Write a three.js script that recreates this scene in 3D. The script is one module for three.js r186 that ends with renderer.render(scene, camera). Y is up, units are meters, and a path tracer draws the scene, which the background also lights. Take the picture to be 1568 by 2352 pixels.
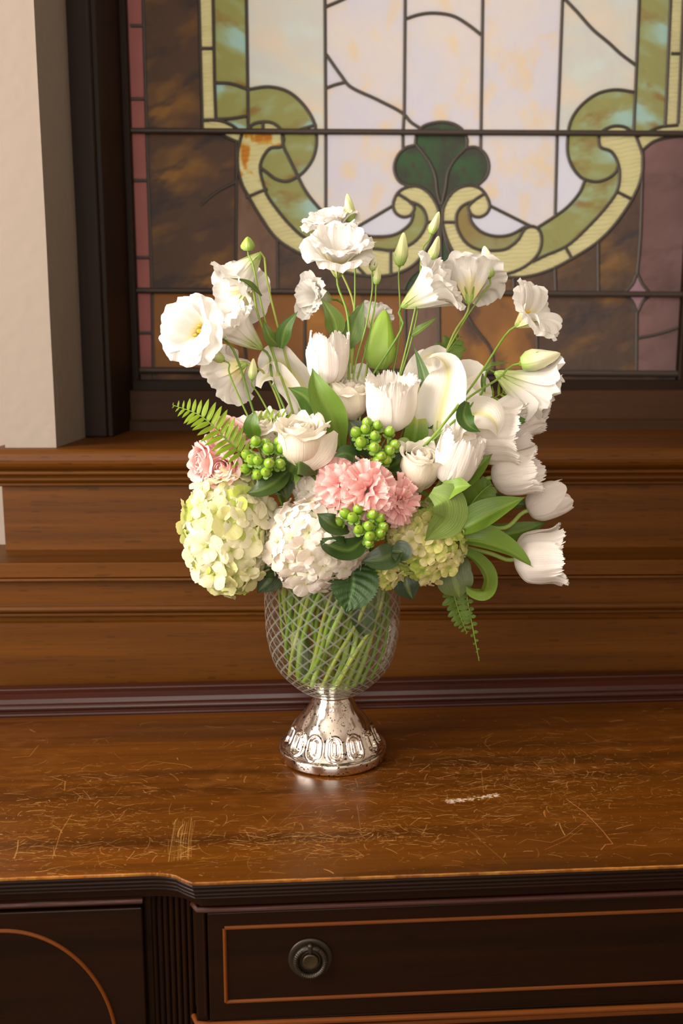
import * as THREE from 'three';
import { mergeGeometries, mergeVertices } from 'three/addons/utils/BufferGeometryUtils.js';
import { RoundedBoxGeometry } from 'three/addons/geometries/RoundedBoxGeometry.js';
import { RectAreaLightUniformsLib } from 'three/addons/lights/RectAreaLightUniformsLib.js';

// ---------- camera, sky, lights, exposure ----------
const scene = new THREE.Scene();
const camera = new THREE.PerspectiveCamera(57.99, 1568 / 2352, 0.05, 60);
camera.position.set(-0.0189, 1.5514, 1.3328);
camera.lookAt(-0.0189 + 0.02236, 1.5514 - 0.16727, 1.3328 - 0.98566);
camera.focus = 1.24;
camera.userData.fStop = 4;
scene.background = new THREE.Color().setRGB(1.0, 0.97, 0.95);      // overcast daylight behind the stained glass
scene.backgroundIntensity = 1.12;
const renderer = new THREE.WebGLRenderer({ antialias: true });
renderer.shadowMap.enabled = true;
renderer.toneMapping = THREE.LinearToneMapping;
renderer.toneMappingExposure = 1.0;
RectAreaLightUniformsLib.init();
// unseen window panels added for key and fill light: [centre, size, facing, radiance]
const ADDED_WINDOWS = [
  { at: [-1.88, 2.2, 1.2], size: [1.4, 1.9], facing: [1, 0, 0], power: 14.3, color: [1, 0.93, 0.85] },
  { at: [-0.35, 2.35, 4.08], size: [1.9, 1.9], facing: [0, 0, -1], power: 5, color: [1, 0.93, 0.86] },
];
for (const w of ADDED_WINDOWS) {
  const l = new THREE.RectAreaLight(new THREE.Color().setRGB(...w.color), w.power, ...w.size);
  l.position.set(...w.at);
  l.lookAt(w.at[0] + w.facing[0], w.at[1], w.at[2] + w.facing[2]);
  l.name = 'added_window_light';
  scene.add(l);
}

// ---------- helpers ----------
let seed = 7;
const rnd = () => { seed = (seed * 1664525 + 1013904223) >>> 0; return seed / 4294967296; };
const rr = (a, b) => a + (b - a) * rnd();
const V = (p) => (p.isVector3 ? p.clone() : new THREE.Vector3(p[0], p[1], p[2]));
const lerp = (a, b, t) => a + (b - a) * t;
const clamp = (x, a, b) => Math.min(b, Math.max(a, x));
const sstep = (a, b, x) => { const t = clamp((x - a) / (b - a), 0, 1); return t * t * (3 - 2 * t); };
function curve1(vals) {                              // smooth 1-D curve through equally spaced values
  const n = vals.length - 1;
  return (t) => {
    const x = clamp(t, 0, 1) * n, i = Math.min(n - 1, Math.floor(x)), f = x - i;
    const p0 = vals[Math.max(0, i - 1)], p1 = vals[i], p2 = vals[i + 1], p3 = vals[Math.min(n, i + 2)];
    return 0.5 * (2 * p1 + (p2 - p0) * f + (2 * p0 - 5 * p1 + 4 * p2 - p3) * f * f + (3 * p1 - p0 - 3 * p2 + p3) * f * f * f);
  };
}
// periodic value noise
function makeNoise(sd) {
  const h = (x, y) => { let n = (x * 374761393 + y * 668265263 + sd * 974711) | 0; n = Math.imul(n ^ (n >>> 13), 1274126177); return ((n ^ (n >>> 16)) >>> 0) / 4294967296; };
  return (x, y, px, py) => {
    const xi = Math.floor(x), yi = Math.floor(y), fx = x - xi, fy = y - yi;
    const m = (a, b) => ((a % b) + b) % b;
    const u = fx * fx * (3 - 2 * fx), v = fy * fy * (3 - 2 * fy);
    const x0 = m(xi, px), x1 = m(xi + 1, px), y0 = m(yi, py), y1 = m(yi + 1, py);
    return lerp(lerp(h(x0, y0), h(x1, y0), u), lerp(h(x0, y1), h(x1, y1), u), v);
  };
}
function fbm(n, u, v, px, py, oct) {
  let s = 0, a = 0.5, t = 0;
  for (let o = 0; o < oct; o++) { s += a * n(u * px, v * py, px, py); t += a; a *= 0.5; px *= 2; py *= 2; u += 0.013; v += 0.021; }
  return s / t;
}
function dataTex(w, h, fn, srgb) {
  const d = new Uint8Array(w * h * 4);
  for (let y = 0; y < h; y++) for (let x = 0; x < w; x++) {
    const c = fn(x / w, y / h), o = (y * w + x) * 4;
    d[o] = clamp(c[0], 0, 255); d[o + 1] = clamp(c[1], 0, 255); d[o + 2] = clamp(c[2], 0, 255); d[o + 3] = 255;
  }
  const t = new THREE.DataTexture(d, w, h, THREE.RGBAFormat);
  t.wrapS = t.wrapT = THREE.RepeatWrapping; t.magFilter = THREE.LinearFilter; t.minFilter = THREE.LinearMipmapLinearFilter; t.generateMipmaps = true;
  if (srgb) t.colorSpace = THREE.SRGBColorSpace;
  t.needsUpdate = true;
  return t;
}
const mix3 = (a, b, t) => [lerp(a[0], b[0], t), lerp(a[1], b[1], t), lerp(a[2], b[2], t)];
const used = new Map();
function numbered(name) {
  const n = used.get(name) || 0; used.set(name, n + 1);
  return n ? `${name}_${String(n).padStart(3, '0')}` : name;
}
function thing(name, label, category, at = [0, 0, 0], group) {
  const o = new THREE.Group(); o.name = numbered(name); o.position.set(...at);
  o.userData = { label, category };
  if (group) o.userData.group = group;
  scene.add(o);
  return o;
}
function mesh(name, geo, mat, parent) {
  const m = new THREE.Mesh(geo, mat); m.name = name; m.castShadow = m.receiveShadow = true;
  if (parent) parent.add(m);
  return m;
}
function struct(name, geo, mat, parent) {
  const m = mesh(name, geo, mat, parent || scene);
  if (!parent) { m.name = numbered(name); m.userData.kind = 'structure'; }
  return m;
}
// world-space geometry put under a thing that is only shifted
function put(name, geo, mat, parent) {
  geo.translate(-parent.position.x, -parent.position.y, -parent.position.z);
  return mesh(name, geo, mat, parent);
}
function uvBox(g, along = 'x', off = 0) {             // uv in metres, u along the grain
  g = g.index ? g.toNonIndexed() : g;
  const p = g.attributes.position, uv = new Float32Array(p.count * 2);
  const a = new THREE.Vector3(), b = new THREE.Vector3(), c = new THREE.Vector3(), n = new THREE.Vector3();
  for (let i = 0; i < p.count; i += 3) {
    a.fromBufferAttribute(p, i); b.fromBufferAttribute(p, i + 1); c.fromBufferAttribute(p, i + 2);
    n.copy(b).sub(a).cross(c.clone().sub(a));
    const ax = Math.abs(n.x), ay = Math.abs(n.y), az = Math.abs(n.z);
    [a, b, c].forEach((q, k) => {
      let u, v;
      if (along === 'x') { u = ax > ay && ax > az ? q.z : q.x; v = ay > az ? q.z : q.y; }
      else { u = ay > ax && ay > az ? q.z : q.y; v = az > ax ? q.x : q.z; if (ay > ax && ay > az) v = q.x; }
      uv[(i + k) * 2] = u + off; uv[(i + k) * 2 + 1] = v + off * 0.37;
    });
  }
  g.setAttribute('uv', new THREE.BufferAttribute(uv, 2));
  return g;
}
function box(x0, x1, y0, y1, z0, z1, r = 0, along = 'x') {
  const w = Math.abs(x1 - x0), h = Math.abs(y1 - y0), d = Math.abs(z1 - z0);
  const g = r ? new RoundedBoxGeometry(w, h, d, 2, r) : new THREE.BoxGeometry(w, h, d);
  g.translate((x0 + x1) / 2, (y0 + y1) / 2, (z0 + z1) / 2);
  return uvBox(g, along);
}
function moulding(points, x0, x1) {        // a closed (z, y) section swept along x
  const s = new THREE.Shape(points.map(([z, y]) => new THREE.Vector2(z, y)));
  const g = new THREE.ExtrudeGeometry(s, { depth: x1 - x0, bevelEnabled: false });
  g.rotateY(-Math.PI / 2); g.translate(x1, 0, 0);
  const idx = g.index ? g.toNonIndexed() : g;
  return uvBox(idx, 'x');
}
function arcPts(cz, cy, r, a0, a1, n, rz = r) { const o = []; for (let i = 0; i <= n; i++) { const a = (a0 + (a1 - a0) * i / n) * Math.PI / 180; o.push([cz + rz * Math.cos(a), cy + r * Math.sin(a)]); } return o; }
function tube(points, r0, r1 = r0, seg = 20, rad = 7, closed = false, ease = false) {
  const c = new THREE.CatmullRomCurve3(points.map(V), closed, 'centripetal');
  const g = new THREE.TubeGeometry(c, seg, 1, rad, closed);
  const p = g.attributes.position, n = g.attributes.normal, per = rad + 1;
  for (let i = 0; i < p.count; i++) {
    const t = Math.floor(i / per) / seg, r = lerp(r0, r1, ease ? sstep(0.45, 0.8, t) : t) - 1;
    p.setXYZ(i, p.getX(i) + n.getX(i) * r, p.getY(i) + n.getY(i) * r, p.getZ(i) + n.getZ(i) * r);
  }
  return g;
}
function gridGeo(nu, nv, fn, col) {                   // fn(u in -1..1, v in 0..1) -> [x,y,z]
  const P = [], C = [], UV = [], I = [];
  for (let j = 0; j <= nv; j++) for (let i = 0; i <= nu; i++) {
    const u = -1 + 2 * i / nu, v = j / nv, q = fn(u, v, i, j);
    P.push(q[0], q[1], q[2]); UV.push(i / nu, v);
    if (col) C.push(...col(u, q[3] ?? v));
  }
  const w = nu + 1;
  for (let j = 0; j < nv; j++) for (let i = 0; i < nu; i++) { const a = j * w + i; I.push(a, a + 1, a + w, a + 1, a + w + 1, a + w); }
  const g = new THREE.BufferGeometry();
  g.setAttribute('position', new THREE.Float32BufferAttribute(P, 3));
  g.setAttribute('uv', new THREE.Float32BufferAttribute(UV, 2));
  if (col) g.setAttribute('color', new THREE.Float32BufferAttribute(C, 3));
  g.setIndex(I); g.computeVertexNormals();
  return g;
}
function lathe(pts, seg = 64) { return new THREE.LatheGeometry(pts.map(([r, y]) => new THREE.Vector2(Math.max(r, 1e-5), y)), seg); }

// ---------- shared materials ----------
const nA = makeNoise(1), nB = makeNoise(2), nC = makeNoise(3), nD = makeNoise(4);
function woodTex(dark, light, streak, w = 1024, h = 512) {   // one repeat = 1 m along the grain, 0.5 m across
  return dataTex(w, h, (u, v) => {
    const warp = 0.02 * fbm(nB, u, v, 3, 4, 3);
    const s = fbm(nA, u, v + warp, 2, 26, 4), f = fbm(nC, u, v, 10, 210, 2), pore = fbm(nD, u, v, 28, 256, 1);
    let t = clamp((s - 0.3) * 1.6 * streak + (1 - streak) * 0.5 + (f - 0.5) * 0.28, 0, 1);
    let c = mix3(dark, light, t);
    if (pore > 0.86) c = c.map((x) => x * 0.82);
    return c;
  }, true);
}
const woodBump = dataTex(512, 512, (u, v) => { const f = 255 * (0.5 * fbm(nC, u, v, 6, 90, 3) + 0.5 * fbm(nA, u, v, 4, 6, 3)); return [f, f, f]; });
woodBump.repeat.set(1, 2);
function wood(dark, light, streak, o = {}) {
  const map = woodTex(dark, light, streak); map.repeat.set(1, 2);
  return new THREE.MeshPhysicalMaterial({ map, roughness: 0.42, bumpMap: woodBump, bumpScale: 0.0004, clearcoat: 0.25, clearcoatRoughness: 0.3, ...o });
}
const M = {};
M.panel = wood([72, 39, 4], [102, 58, 6], 0.6, { roughness: 0.46, clearcoat: 0, specularIntensity: 0.38 });
M.panelDark = wood([48, 29, 13], [68, 41, 19], 0.6, { roughness: 0.6, clearcoat: 0, specularIntensity: 0.4 });
M.casing = wood([25, 13, 4], [45, 24, 7], 0.6, { roughness: 0.55, clearcoat: 0, specularIntensity: 0.35 });
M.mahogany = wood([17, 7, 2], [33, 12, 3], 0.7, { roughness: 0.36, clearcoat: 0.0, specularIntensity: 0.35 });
M.mahoganyRed = wood([44, 16, 7], [66, 25, 10], 0.6, { roughness: 0.36, clearcoat: 0, specularIntensity: 0.8 });
M.bead = wood([84, 40, 4], [118, 60, 7], 0.8, { roughness: 0.5, clearcoat: 0, specularIntensity: 0.4 });
const plasterBump = dataTex(512, 512, (u, v) => { const f = 255 * (0.6 * fbm(nA, u, v, 6, 6, 4) + 0.4 * fbm(nB, u, v, 60, 60, 2)); return [f, f, f]; });
M.plaster = new THREE.MeshStandardMaterial({ color: new THREE.Color().setRGB(0.275, 0.222, 0.178), roughness: 0.85, bumpMap: plasterBump, bumpScale: 0.002 });
M.ceiling = new THREE.MeshStandardMaterial({ color: new THREE.Color().setRGB(0.72, 0.67, 0.6), roughness: 0.9 });
M.plasterSoft = new THREE.MeshStandardMaterial({ color: new THREE.Color().setRGB(0.36, 0.31, 0.25), roughness: 0.9 });

// ---------- the room ----------
const floorTex = dataTex(512, 512, (u, v) => { const f = fbm(nA, u, v, 8, 8, 4); return mix3([92, 66, 44], [128, 96, 66], f); }, true);
struct('floor', box(-2.6, 2.6, -0.1, 0, -0.95, 4.2), new THREE.MeshStandardMaterial({ map: floorTex, roughness: 0.6 }));
struct('ceiling', box(-2.6, 2.6, 3.7, 3.8, -0.95, 4.2), M.ceiling);
struct('wall_left', box(-2.06, -1.96, 0, 3.7, -0.95, 4.2), M.plasterSoft);
struct('wall_right', box(2.5, 2.6, 0, 3.7, -0.95, 4.2), M.plasterSoft);
struct('wall_front', box(-2.5, 2.5, 0, 3.7, 4.14, 4.24), M.ceiling);
struct('wall_back_left', box(-2.5, -0.492, 0, 3.7, -0.95, -0.376), M.plaster);
struct('wall_back_right', box(0.93, 2.5, 0, 3.7, -0.95, -0.376), M.plaster);
struct('wall_back_below', box(-0.492, 0.93, 0, 1.36, -0.95, -0.345), M.plasterSoft);
struct('wall_back_above', box(-0.492, 0.93, 2.75, 3.7, -0.95, -0.376), M.plasterSoft);
{
  // painted pilaster strip beside the window, slightly wavy along the corner where the paint is thick
  const g = new THREE.BoxGeometry(0.0905, 2.3, 0.212, 6, 60, 8); g.translate(-0.5345, 1.3885 + 1.15, -0.4285);
  const p = g.attributes.position;
  for (let i = 0; i < p.count; i++) {
    const y = p.getY(i), k = (fbm(nA, y / 2.3, 0.2, 40, 3, 3) - 0.5) * 0.004;
    if (p.getX(i) > -0.49 && p.getZ(i) < -0.5) p.setZ(i, p.getZ(i) + k * 1.5);
    p.setX(i, p.getX(i) + (fbm(nB, y / 2.3, 0.7, 9, 3, 2) - 0.5) * 0.0018);
  }
  g.computeVertexNormals();
  struct('pillar', uvBox(g, 'y'), M.plaster);
}
// the added windows, out of view: glowing panes in wooden frames where the area lights stand
ADDED_WINDOWS.forEach((w, i) => {
  const g = new THREE.Group(); g.name = `window_${i + 2}`; g.userData.kind = 'structure';
  g.position.set(...w.at); g.lookAt(w.at[0] + w.facing[0], w.at[1], w.at[2] + w.facing[2]); scene.add(g);
  const [a, b] = w.size;
  const glow = new THREE.MeshStandardMaterial({ color: 0xffffff, roughness: 0.3, emissive: new THREE.Color().setRGB(...w.color), emissiveIntensity: 1.6 });
  mesh('added_window_pane', new THREE.BoxGeometry(a, b, 0.01).translate(0, 0, -0.04), glow, g);
  for (const [x, y, ww, hh] of [[-a / 2 - 0.03, 0, 0.06, b + 0.12], [a / 2 + 0.03, 0, 0.06, b + 0.12], [0, b / 2 + 0.03, a, 0.06], [0, -b / 2 - 0.03, a, 0.06]])
    mesh('added_window_frame', new THREE.BoxGeometry(ww, hh, 0.09).translate(x, y, -0.03), M.casing, g);
});

// ---------- panelling under the stained glass ----------
const XL = -0.592, XR = 2.5, LEDGE = 1.2022, STOOL = 1.389;
// stool board with a round nosing
struct('trim_1', moulding([[-0.345, 1.3508], [-0.345, 1.362], [-0.72, 1.362], [-0.72, STOOL], [-0.298, STOOL], ...arcPts(-0.298, 1.3705, 0.0185, 90, -90, 10, 0.0175), [-0.30, 1.3508]].slice(0), XL - 0.008, XR), M.panel);
struct('trim_2', moulding([[-0.35, 1.3525], [-0.296, 1.3525], ...arcPts(-0.2985, 1.3465, 0.0042, 80, -80, 6), [-0.305, 1.341], [-0.3075, 1.336], ...arcPts(-0.3075, 1.3325, 0.0105, 60, 0, 5, 0.0), [-0.3125, 1.3275], ...arcPts(-0.316, 1.3235, 0.003, 80, -80, 5), [-0.322, 1.3195], [-0.35, 1.3195]].filter((p, i, a) => !i || Math.hypot(p[0] - a[i - 1][0], p[1] - a[i - 1][1]) > 1e-5), XL - 0.002, XR), M.panel);
struct('wall_panel_upper', box(XL, XR, LEDGE - 0.02, 1.33, -0.35, -0.3267, 0), M.panel);
struct('trim_3', moulding([[-0.4, 1.168], [-0.4, LEDGE], [-0.2168, LEDGE], [-0.215, LEDGE - 0.0018], [-0.215, 1.1775], [-0.2175, 1.1757], ...arcPts(-0.2185, 1.1718, 0.0034, 90, -90, 6), [-0.2245, 1.168]], -2.5, XR), M.panel);
struct('wall_panel_middle', box(-2.5, XR, 1.115, 1.17, -0.345, -0.24), M.panel);
struct('trim_4', moulding([[-0.30, 1.087], [-0.30, 1.1225], [-0.2385, 1.1225], ...arcPts(-0.2395, 1.1150, 0.0066, 80, -80, 8, 0.0072), [-0.2415, 1.1078], ...arcPts(-0.2425, 1.1035, 0.0036, 80, -80, 5), [-0.2465, 1.0985], [-0.2475, 1.0915], [-0.2495, 1.087]], -2.5, XR), M.panel);
struct('wall_panel_lower', box(-2.5, XR, 0, 1.0885, -0.345, -0.25), M.panel);
// wooden casing, jamb and sash round the stained glass
struct('trim_5', box(-0.494, -0.446, STOOL, 2.75, -0.60, -0.528, 0.004, 'y'), M.casing);
struct('trim_6', box(-0.50, -0.4365, STOOL, 2.75, -0.90, -0.541, 0.003, 'y'), M.casing);
struct('window_frame_left', box(-0.445, -0.4225, STOOL, 2.75, -0.86, -0.758, 0.004, 'y'), M.casing);
struct('window_frame_right', box(0.79, 0.86, STOOL, 2.75, -0.86, -0.758, 0.004, 'y'), M.casing);
struct('trim_7', box(0.85, 0.94, STOOL, 2.75, -0.90, -0.36, 0.003, 'y'), M.casing);
struct('window_frame_bottom', box(-0.44, 0.86, 1.36, 1.475, -0.86, -0.7205, 0.003), M.panelDark);
struct('trim_8', moulding([[-0.73, 1.38], [-0.73, 1.4115], [-0.71, 1.4115], [-0.7045, 1.407], [-0.7045, 1.38]], -0.4365, 0.86), M.panelDark);
struct('trim_9', box(-0.44, 0.86, 1.47, 1.497, -0.86, -0.755, 0.003), M.casing);
struct('window_frame_top', box(-0.44, 0.86, 2.72, 2.76, -0.86, -0.7, 0.003), M.casing);

// ---------- the stained glass window ----------
// Lead lines as drawn in the plane of the glass (metres). The panes are what lies between them.
const GLASS_Z = -0.78;
const LEAD = [], THIN = [];
const lead = (...pts) => LEAD.push(pts);              // straight runs
const bend = (...pts) => LEAD.push(new THREE.CatmullRomCurve3(pts.map(([x, y]) => new THREE.Vector3(x, y, 0)), false, 'centripetal').getPoints(pts.length * 5).map((p) => [p.x, p.y]));
// uprights
lead([-.3775,2.6703],[-.3893,2.2909],[-.3911,2.0295],[-.3912,1.6999],[-.3941,1.4992]);
lead([-.2631,2.6717],[-.272,2.2918],[-.2716,2.1624],[-.2712,2.0301]);
lead([-.2338,2.672],[-.2422,2.2921],[-.2428,2.125],[-.2417,2.0499]);
lead([-.1653,2.6728],[-.1719,2.2926],[-.172,2.1193],[-.1726,2.0306]);
lead([-.0067,2.6748],[-.006,2.2939],[-.005,2.0288],[-.0054,1.8554]);
lead([.1606,2.6768],[.1641,2.2953],[.1648,2.0717],[.1624,2.0252],[.1628,1.9919]);
lead([.3239,2.6788],[.3292,2.2966],[.3321,2.035],[.3323,1.9927]);
lead([.4915,2.6808],[.4996,2.298],[.4995,2.1118],[.4987,2.0359],[.5011,1.8533]);
lead([.6542,2.6827],[.6641,2.2993],[.6657,2.1128],[.6663,2.0304]);
lead([.7167,2.6835],[.7316,2.2998],[.7346,2.0748],[.7345,2.0443]);
lead([.7412,2.6838],[.7588,2.3],[.761,2.1886],[.7629,2.049]);
// saddle bar lines, where panes meet too
lead([-.4259,2.0266],[.8066,2.0266]); lead([-.4385,1.6923],[.8288,1.6847]); lead([-.4452,1.5176],[.8402,1.5083]); lead([-.4103,2.6699],[.8002,2.6845]);
// red border and cream border joints
for (const j of [[[-.4178,2.2393],[-.3911,2.2395]], [[-.4233,2.0931],[-.3908,2.0933]], [[-.4297,1.926],[-.3901,1.9262]], [[-.4358,1.7635],[-.3909,1.7636]], [[-.442,1.6003],[-.3917,1.6004]], [[-.2735,2.1955],[-.243,2.1957]], [[.739,2.192],[.7636,2.1921]], [[-.412,2.3921],[-.3857,2.3923]], [[-.2691,2.3681],[-.239,2.3684]], [[-.236,2.4604],[-.1691,2.4527]], [[.7274,2.3854],[.7553,2.3857]]]) lead(...j);
bend([-.2427,2.1267],[-.2083,2.1252],[-.174,2.1148]); bend([-.2416,2.0525],[-.2097,2.0545],[-.174,2.06]);
// cream wedge at the left and right of the bar
bend([-.2716,2.0506],[-.2379,2.0508],[-.21,2.042],[-.1859,2.0243]); bend([-.2712,2.0292],[-.2385,2.0249],[-.2152,2.0143],[-.1928,2.0055]);
bend([.6725,2.0214],[.696,2.0306],[.7222,2.0415],[.7631,2.0463]); bend([.6884,1.9944],[.7114,2.0117],[.7397,2.02],[.8066,2.0266]);
// left volute
bend([-.1849,2.0279],[-.196,1.9866],[-.1957,1.9487],[-.1859,1.9143],[-.1749,1.8952],[-.147,1.8485],[-.1112,1.8024],[-.051,1.7672],[.0058,1.742],[.0833,1.7252],[.1415,1.7282],[.185,1.7461],[.2183,1.7837],[.2425,1.8396]);
bend([-.0956,2.0131],[-.1014,1.9978],[-.1251,1.9941],[-.1395,1.9788],[-.1473,1.9598],[-.1475,1.9453],[-.1422,1.9217],[-.1349,1.899],[-.1105,1.8642],[-.0831,1.833],[-.0507,1.8063],[.0059,1.7878],[.0522,1.7889]);
bend([-.1712,2.114],[-.1272,2.1195],[-.0881,2.111],[-.0573,2.0882],[-.0331,2.0545],[-.0257,2.0269],[-.0258,1.9982],[-.0336,1.972],[-.0498,1.9493],[-.066,1.9357],[-.0899,1.9256],[-.1136,1.93],[-.1343,1.9444],[-.1465,1.9534]);
bend([-.066,1.9357],[-.0501,1.9066],[-.0264,1.8765],[-.0035,1.8554],[.03,1.8426],[.0617,1.8288]); bend([-.0992,2.0274],[-.0976,2.0005],[-.0856,1.9754],[-.066,1.9357]);
bend([-.1717,2.0306],[-.163,2.0423],[-.1441,2.0477],[-.1207,2.0461],[-.1048,2.0354],[-.0956,2.0131]); lead([-.1404,2.0477],[-.1407,2.0281]); lead([-.0785,2.0275],[-.0247,2.043]);
lead([-.1806,1.8915],[-.1328,1.9099]);
// right volute
bend([.6703,2.0269],[.6891,1.9807],[.6877,1.936],[.6734,1.8965],[.6347,1.837],[.5957,1.7977],[.5426,1.7638],[.4899,1.7373],[.4318,1.723],[.3741,1.7258],[.3485,1.7333],[.3063,1.7492],[.2776,1.7763],[.2605,1.809],[.2502,1.8433]);
bend([.5898,2.0291],[.5939,2.0012],[.6194,1.9904],[.635,1.9669],[.6402,1.9395],[.636,1.9083],[.6126,1.8732],[.5729,1.8294],[.5298,1.791],[.4809,1.7693],[.4541,1.7561]);
bend([.6676,2.1128],[.6207,2.1179],[.5813,2.1088],[.5454,2.0818],[.5267,2.0513],[.5223,2.0207],[.5237,1.9854],[.5344,1.9591],[.5516,1.9391],[.5644,1.9319],[.5897,1.9274],[.6135,1.9339],[.6311,1.9477],[.6361,1.9641]);
bend([.5644,1.9319],[.5531,1.9043],[.5264,1.8729],[.4982,1.8524],[.4603,1.8282]); bend([.5871,2.0246],[.6047,2.0373],[.6244,2.0437],[.6495,2.0403],[.6685,2.025]);
lead([.6361,1.9064],[.6718,1.89]); lead([.5259,1.7891],[.5426,1.7629]);
// twin inner scrolls
bend([.2512,1.8405],[.2526,1.8682],[.2627,1.8913],[.2787,1.9088],[.3025,1.918],[.3275,1.9154],[.3442,1.9017],[.3554,1.876],[.3491,1.8602],[.3329,1.8519],[.3164,1.8564],[.3083,1.8721],[.3196,1.886],[.3442,1.9017]);
bend([.3196,1.886],[.2957,1.8758],[.2836,1.86],[.282,1.8406],[.2883,1.8202],[.3052,1.797],[.3308,1.783],[.3726,1.7803],[.3967,1.7851],[.4214,1.8048],[.4333,1.8253],[.4495,1.8328],[.4662,1.8254],[.4728,1.8049],[.468,1.7777],[.4474,1.7533],[.4148,1.7353],[.3741,1.7258]);
bend([.3106,1.8592],[.3168,1.8407],[.3385,1.8204],[.3717,1.8111],[.4045,1.815],[.436,1.8318]); lead([.3554,1.876],[.4476,1.8328]); lead([.2502,1.8405],[.282,1.8406]);
bend([.2464,1.8405],[.242,1.8682],[.2301,1.8911],[.2145,1.9076],[.1924,1.9167],[.1685,1.9129],[.1514,1.9009],[.1421,1.8752],[.1489,1.8596],[.1653,1.8513],[.1816,1.856],[.1891,1.8717],[.1784,1.8845],[.1514,1.9009]);
bend([.1784,1.8845],[.2025,1.8745],[.2133,1.8598],[.2165,1.8404],[.2053,1.8153],[.1843,1.7948],[.1478,1.7807],[.1139,1.7825],[.0792,1.7889],[.0618,1.8084],[.0617,1.8288]);
bend([.1874,1.8588],[.1818,1.8403],[.1685,1.8264],[.1446,1.8133],[.107,1.8095],[.0829,1.8122],[.0617,1.8288]); lead([.1421,1.8752],[.0617,1.8288]); lead([.2464,1.8405],[.2165,1.8404]); lead([.1381,1.7807],[.1386,1.7282]); bend([.0618,1.8084],[.0502,1.7889],[.0561,1.7571],[.0833,1.7252]);
// trefoil and its stalk
bend([.1893,2.0055],[.1928,2.0253],[.2049,2.0397],[.2237,2.047],[.2474,2.0498],[.273,2.0455],[.2923,2.033],[.3022,2.0133],[.3007,1.9952]);
bend([.1893,2.0019],[.1675,1.9955],[.1497,1.9765],[.1442,1.9511],[.1559,1.9265],[.1838,1.9148]); bend([.1893,2.0055],[.2076,1.984],[.2242,1.9614],[.2351,1.9342],[.2385,1.9059],[.2466,1.8783]);
bend([.3007,1.9971],[.3216,1.9981],[.342,1.9846],[.3512,1.962],[.347,1.9383],[.3237,1.9153]); bend([.3007,1.9971],[.2774,1.9734],[.2617,1.9461],[.2575,1.9151],[.2495,1.8784]);
bend([.2464,1.8368],[.2377,1.7856],[.2044,1.7424],[.1804,1.7198],[.1633,1.6847]); bend([.2503,1.8368],[.2648,1.7857],[.2889,1.7426],[.3033,1.7105],[.3117,1.683]); lead([.2483,1.8405],[.2508,1.7575],[.2569,1.6896]);
// repair leads in the pale panes
bend([-.0036,2.1851],[.03,2.1407],[.0459,2.1223],[.109,2.0936],[.1629,2.0663],[.1792,2.0494],[.2012,2.0361]); bend([-.0056,2.1167],[.014,2.1239],[.0393,2.1302]); bend([-.0052,2.2794],[.0226,2.2907],[.0715,2.3117],[.1635,2.3465]);
bend([.1636,2.2566],[.196,2.2663],[.2276,2.2692],[.2677,2.2634],[.2997,2.2464],[.3292,2.2258]); bend([.4984,2.3048],[.5334,2.2724],[.5668,2.2397],[.6038,2.212],[.6294,2.1912],[.6646,2.1677]);
bend([.326,2.424],[.3914,2.4498],[.4951,2.434]); bend([-.1664,2.4527],[-.0931,2.4285],[-.0064,2.4792]);
// dark ground below
lead([-.1984,2.0081],[-.2,1.9224],[-.2035,1.7901],[-.2053,1.6927]); lead([-.1122,1.8061],[-.1125,1.6928]); bend([-.2789,1.8756],[-.2412,1.904],[-.2,1.9242]);
lead([.4132,1.724],[.4144,1.687]); lead([.5053,1.743],[.5085,1.6871]); lead([.5995,1.7996],[.6048,1.6873]);
bend([.6884,1.9944],[.6904,1.9397],[.6931,1.8017],[.6901,1.7292]); bend([.6591,1.6835],[.6814,1.7093],[.6901,1.7302],[.703,1.7093],[.7261,1.6836]); bend([.659,1.6864],[.6814,1.6711],[.6945,1.6482],[.7071,1.6712],[.726,1.6865]);
lead([.6945,1.6491],[.7,1.5084]); bend([.6967,1.5893],[.735,1.5961],[.7741,1.6077],[.8323,1.63]);
lead([.2472,1.6867],[.2513,1.5086]); bend([.298,1.6859],[.3169,1.6296],[.3668,1.5631],[.3762,1.5085]); lead([.4644,1.6861],[.4746,1.5085]); lead([.1711,1.6866],[.1751,1.5086]); lead([-.0525,1.6863],[-.0537,1.5087]); bend([-.2461,1.6851],[-.2279,1.6291],[-.19,1.5765],[-.1853,1.5088]);

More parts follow.
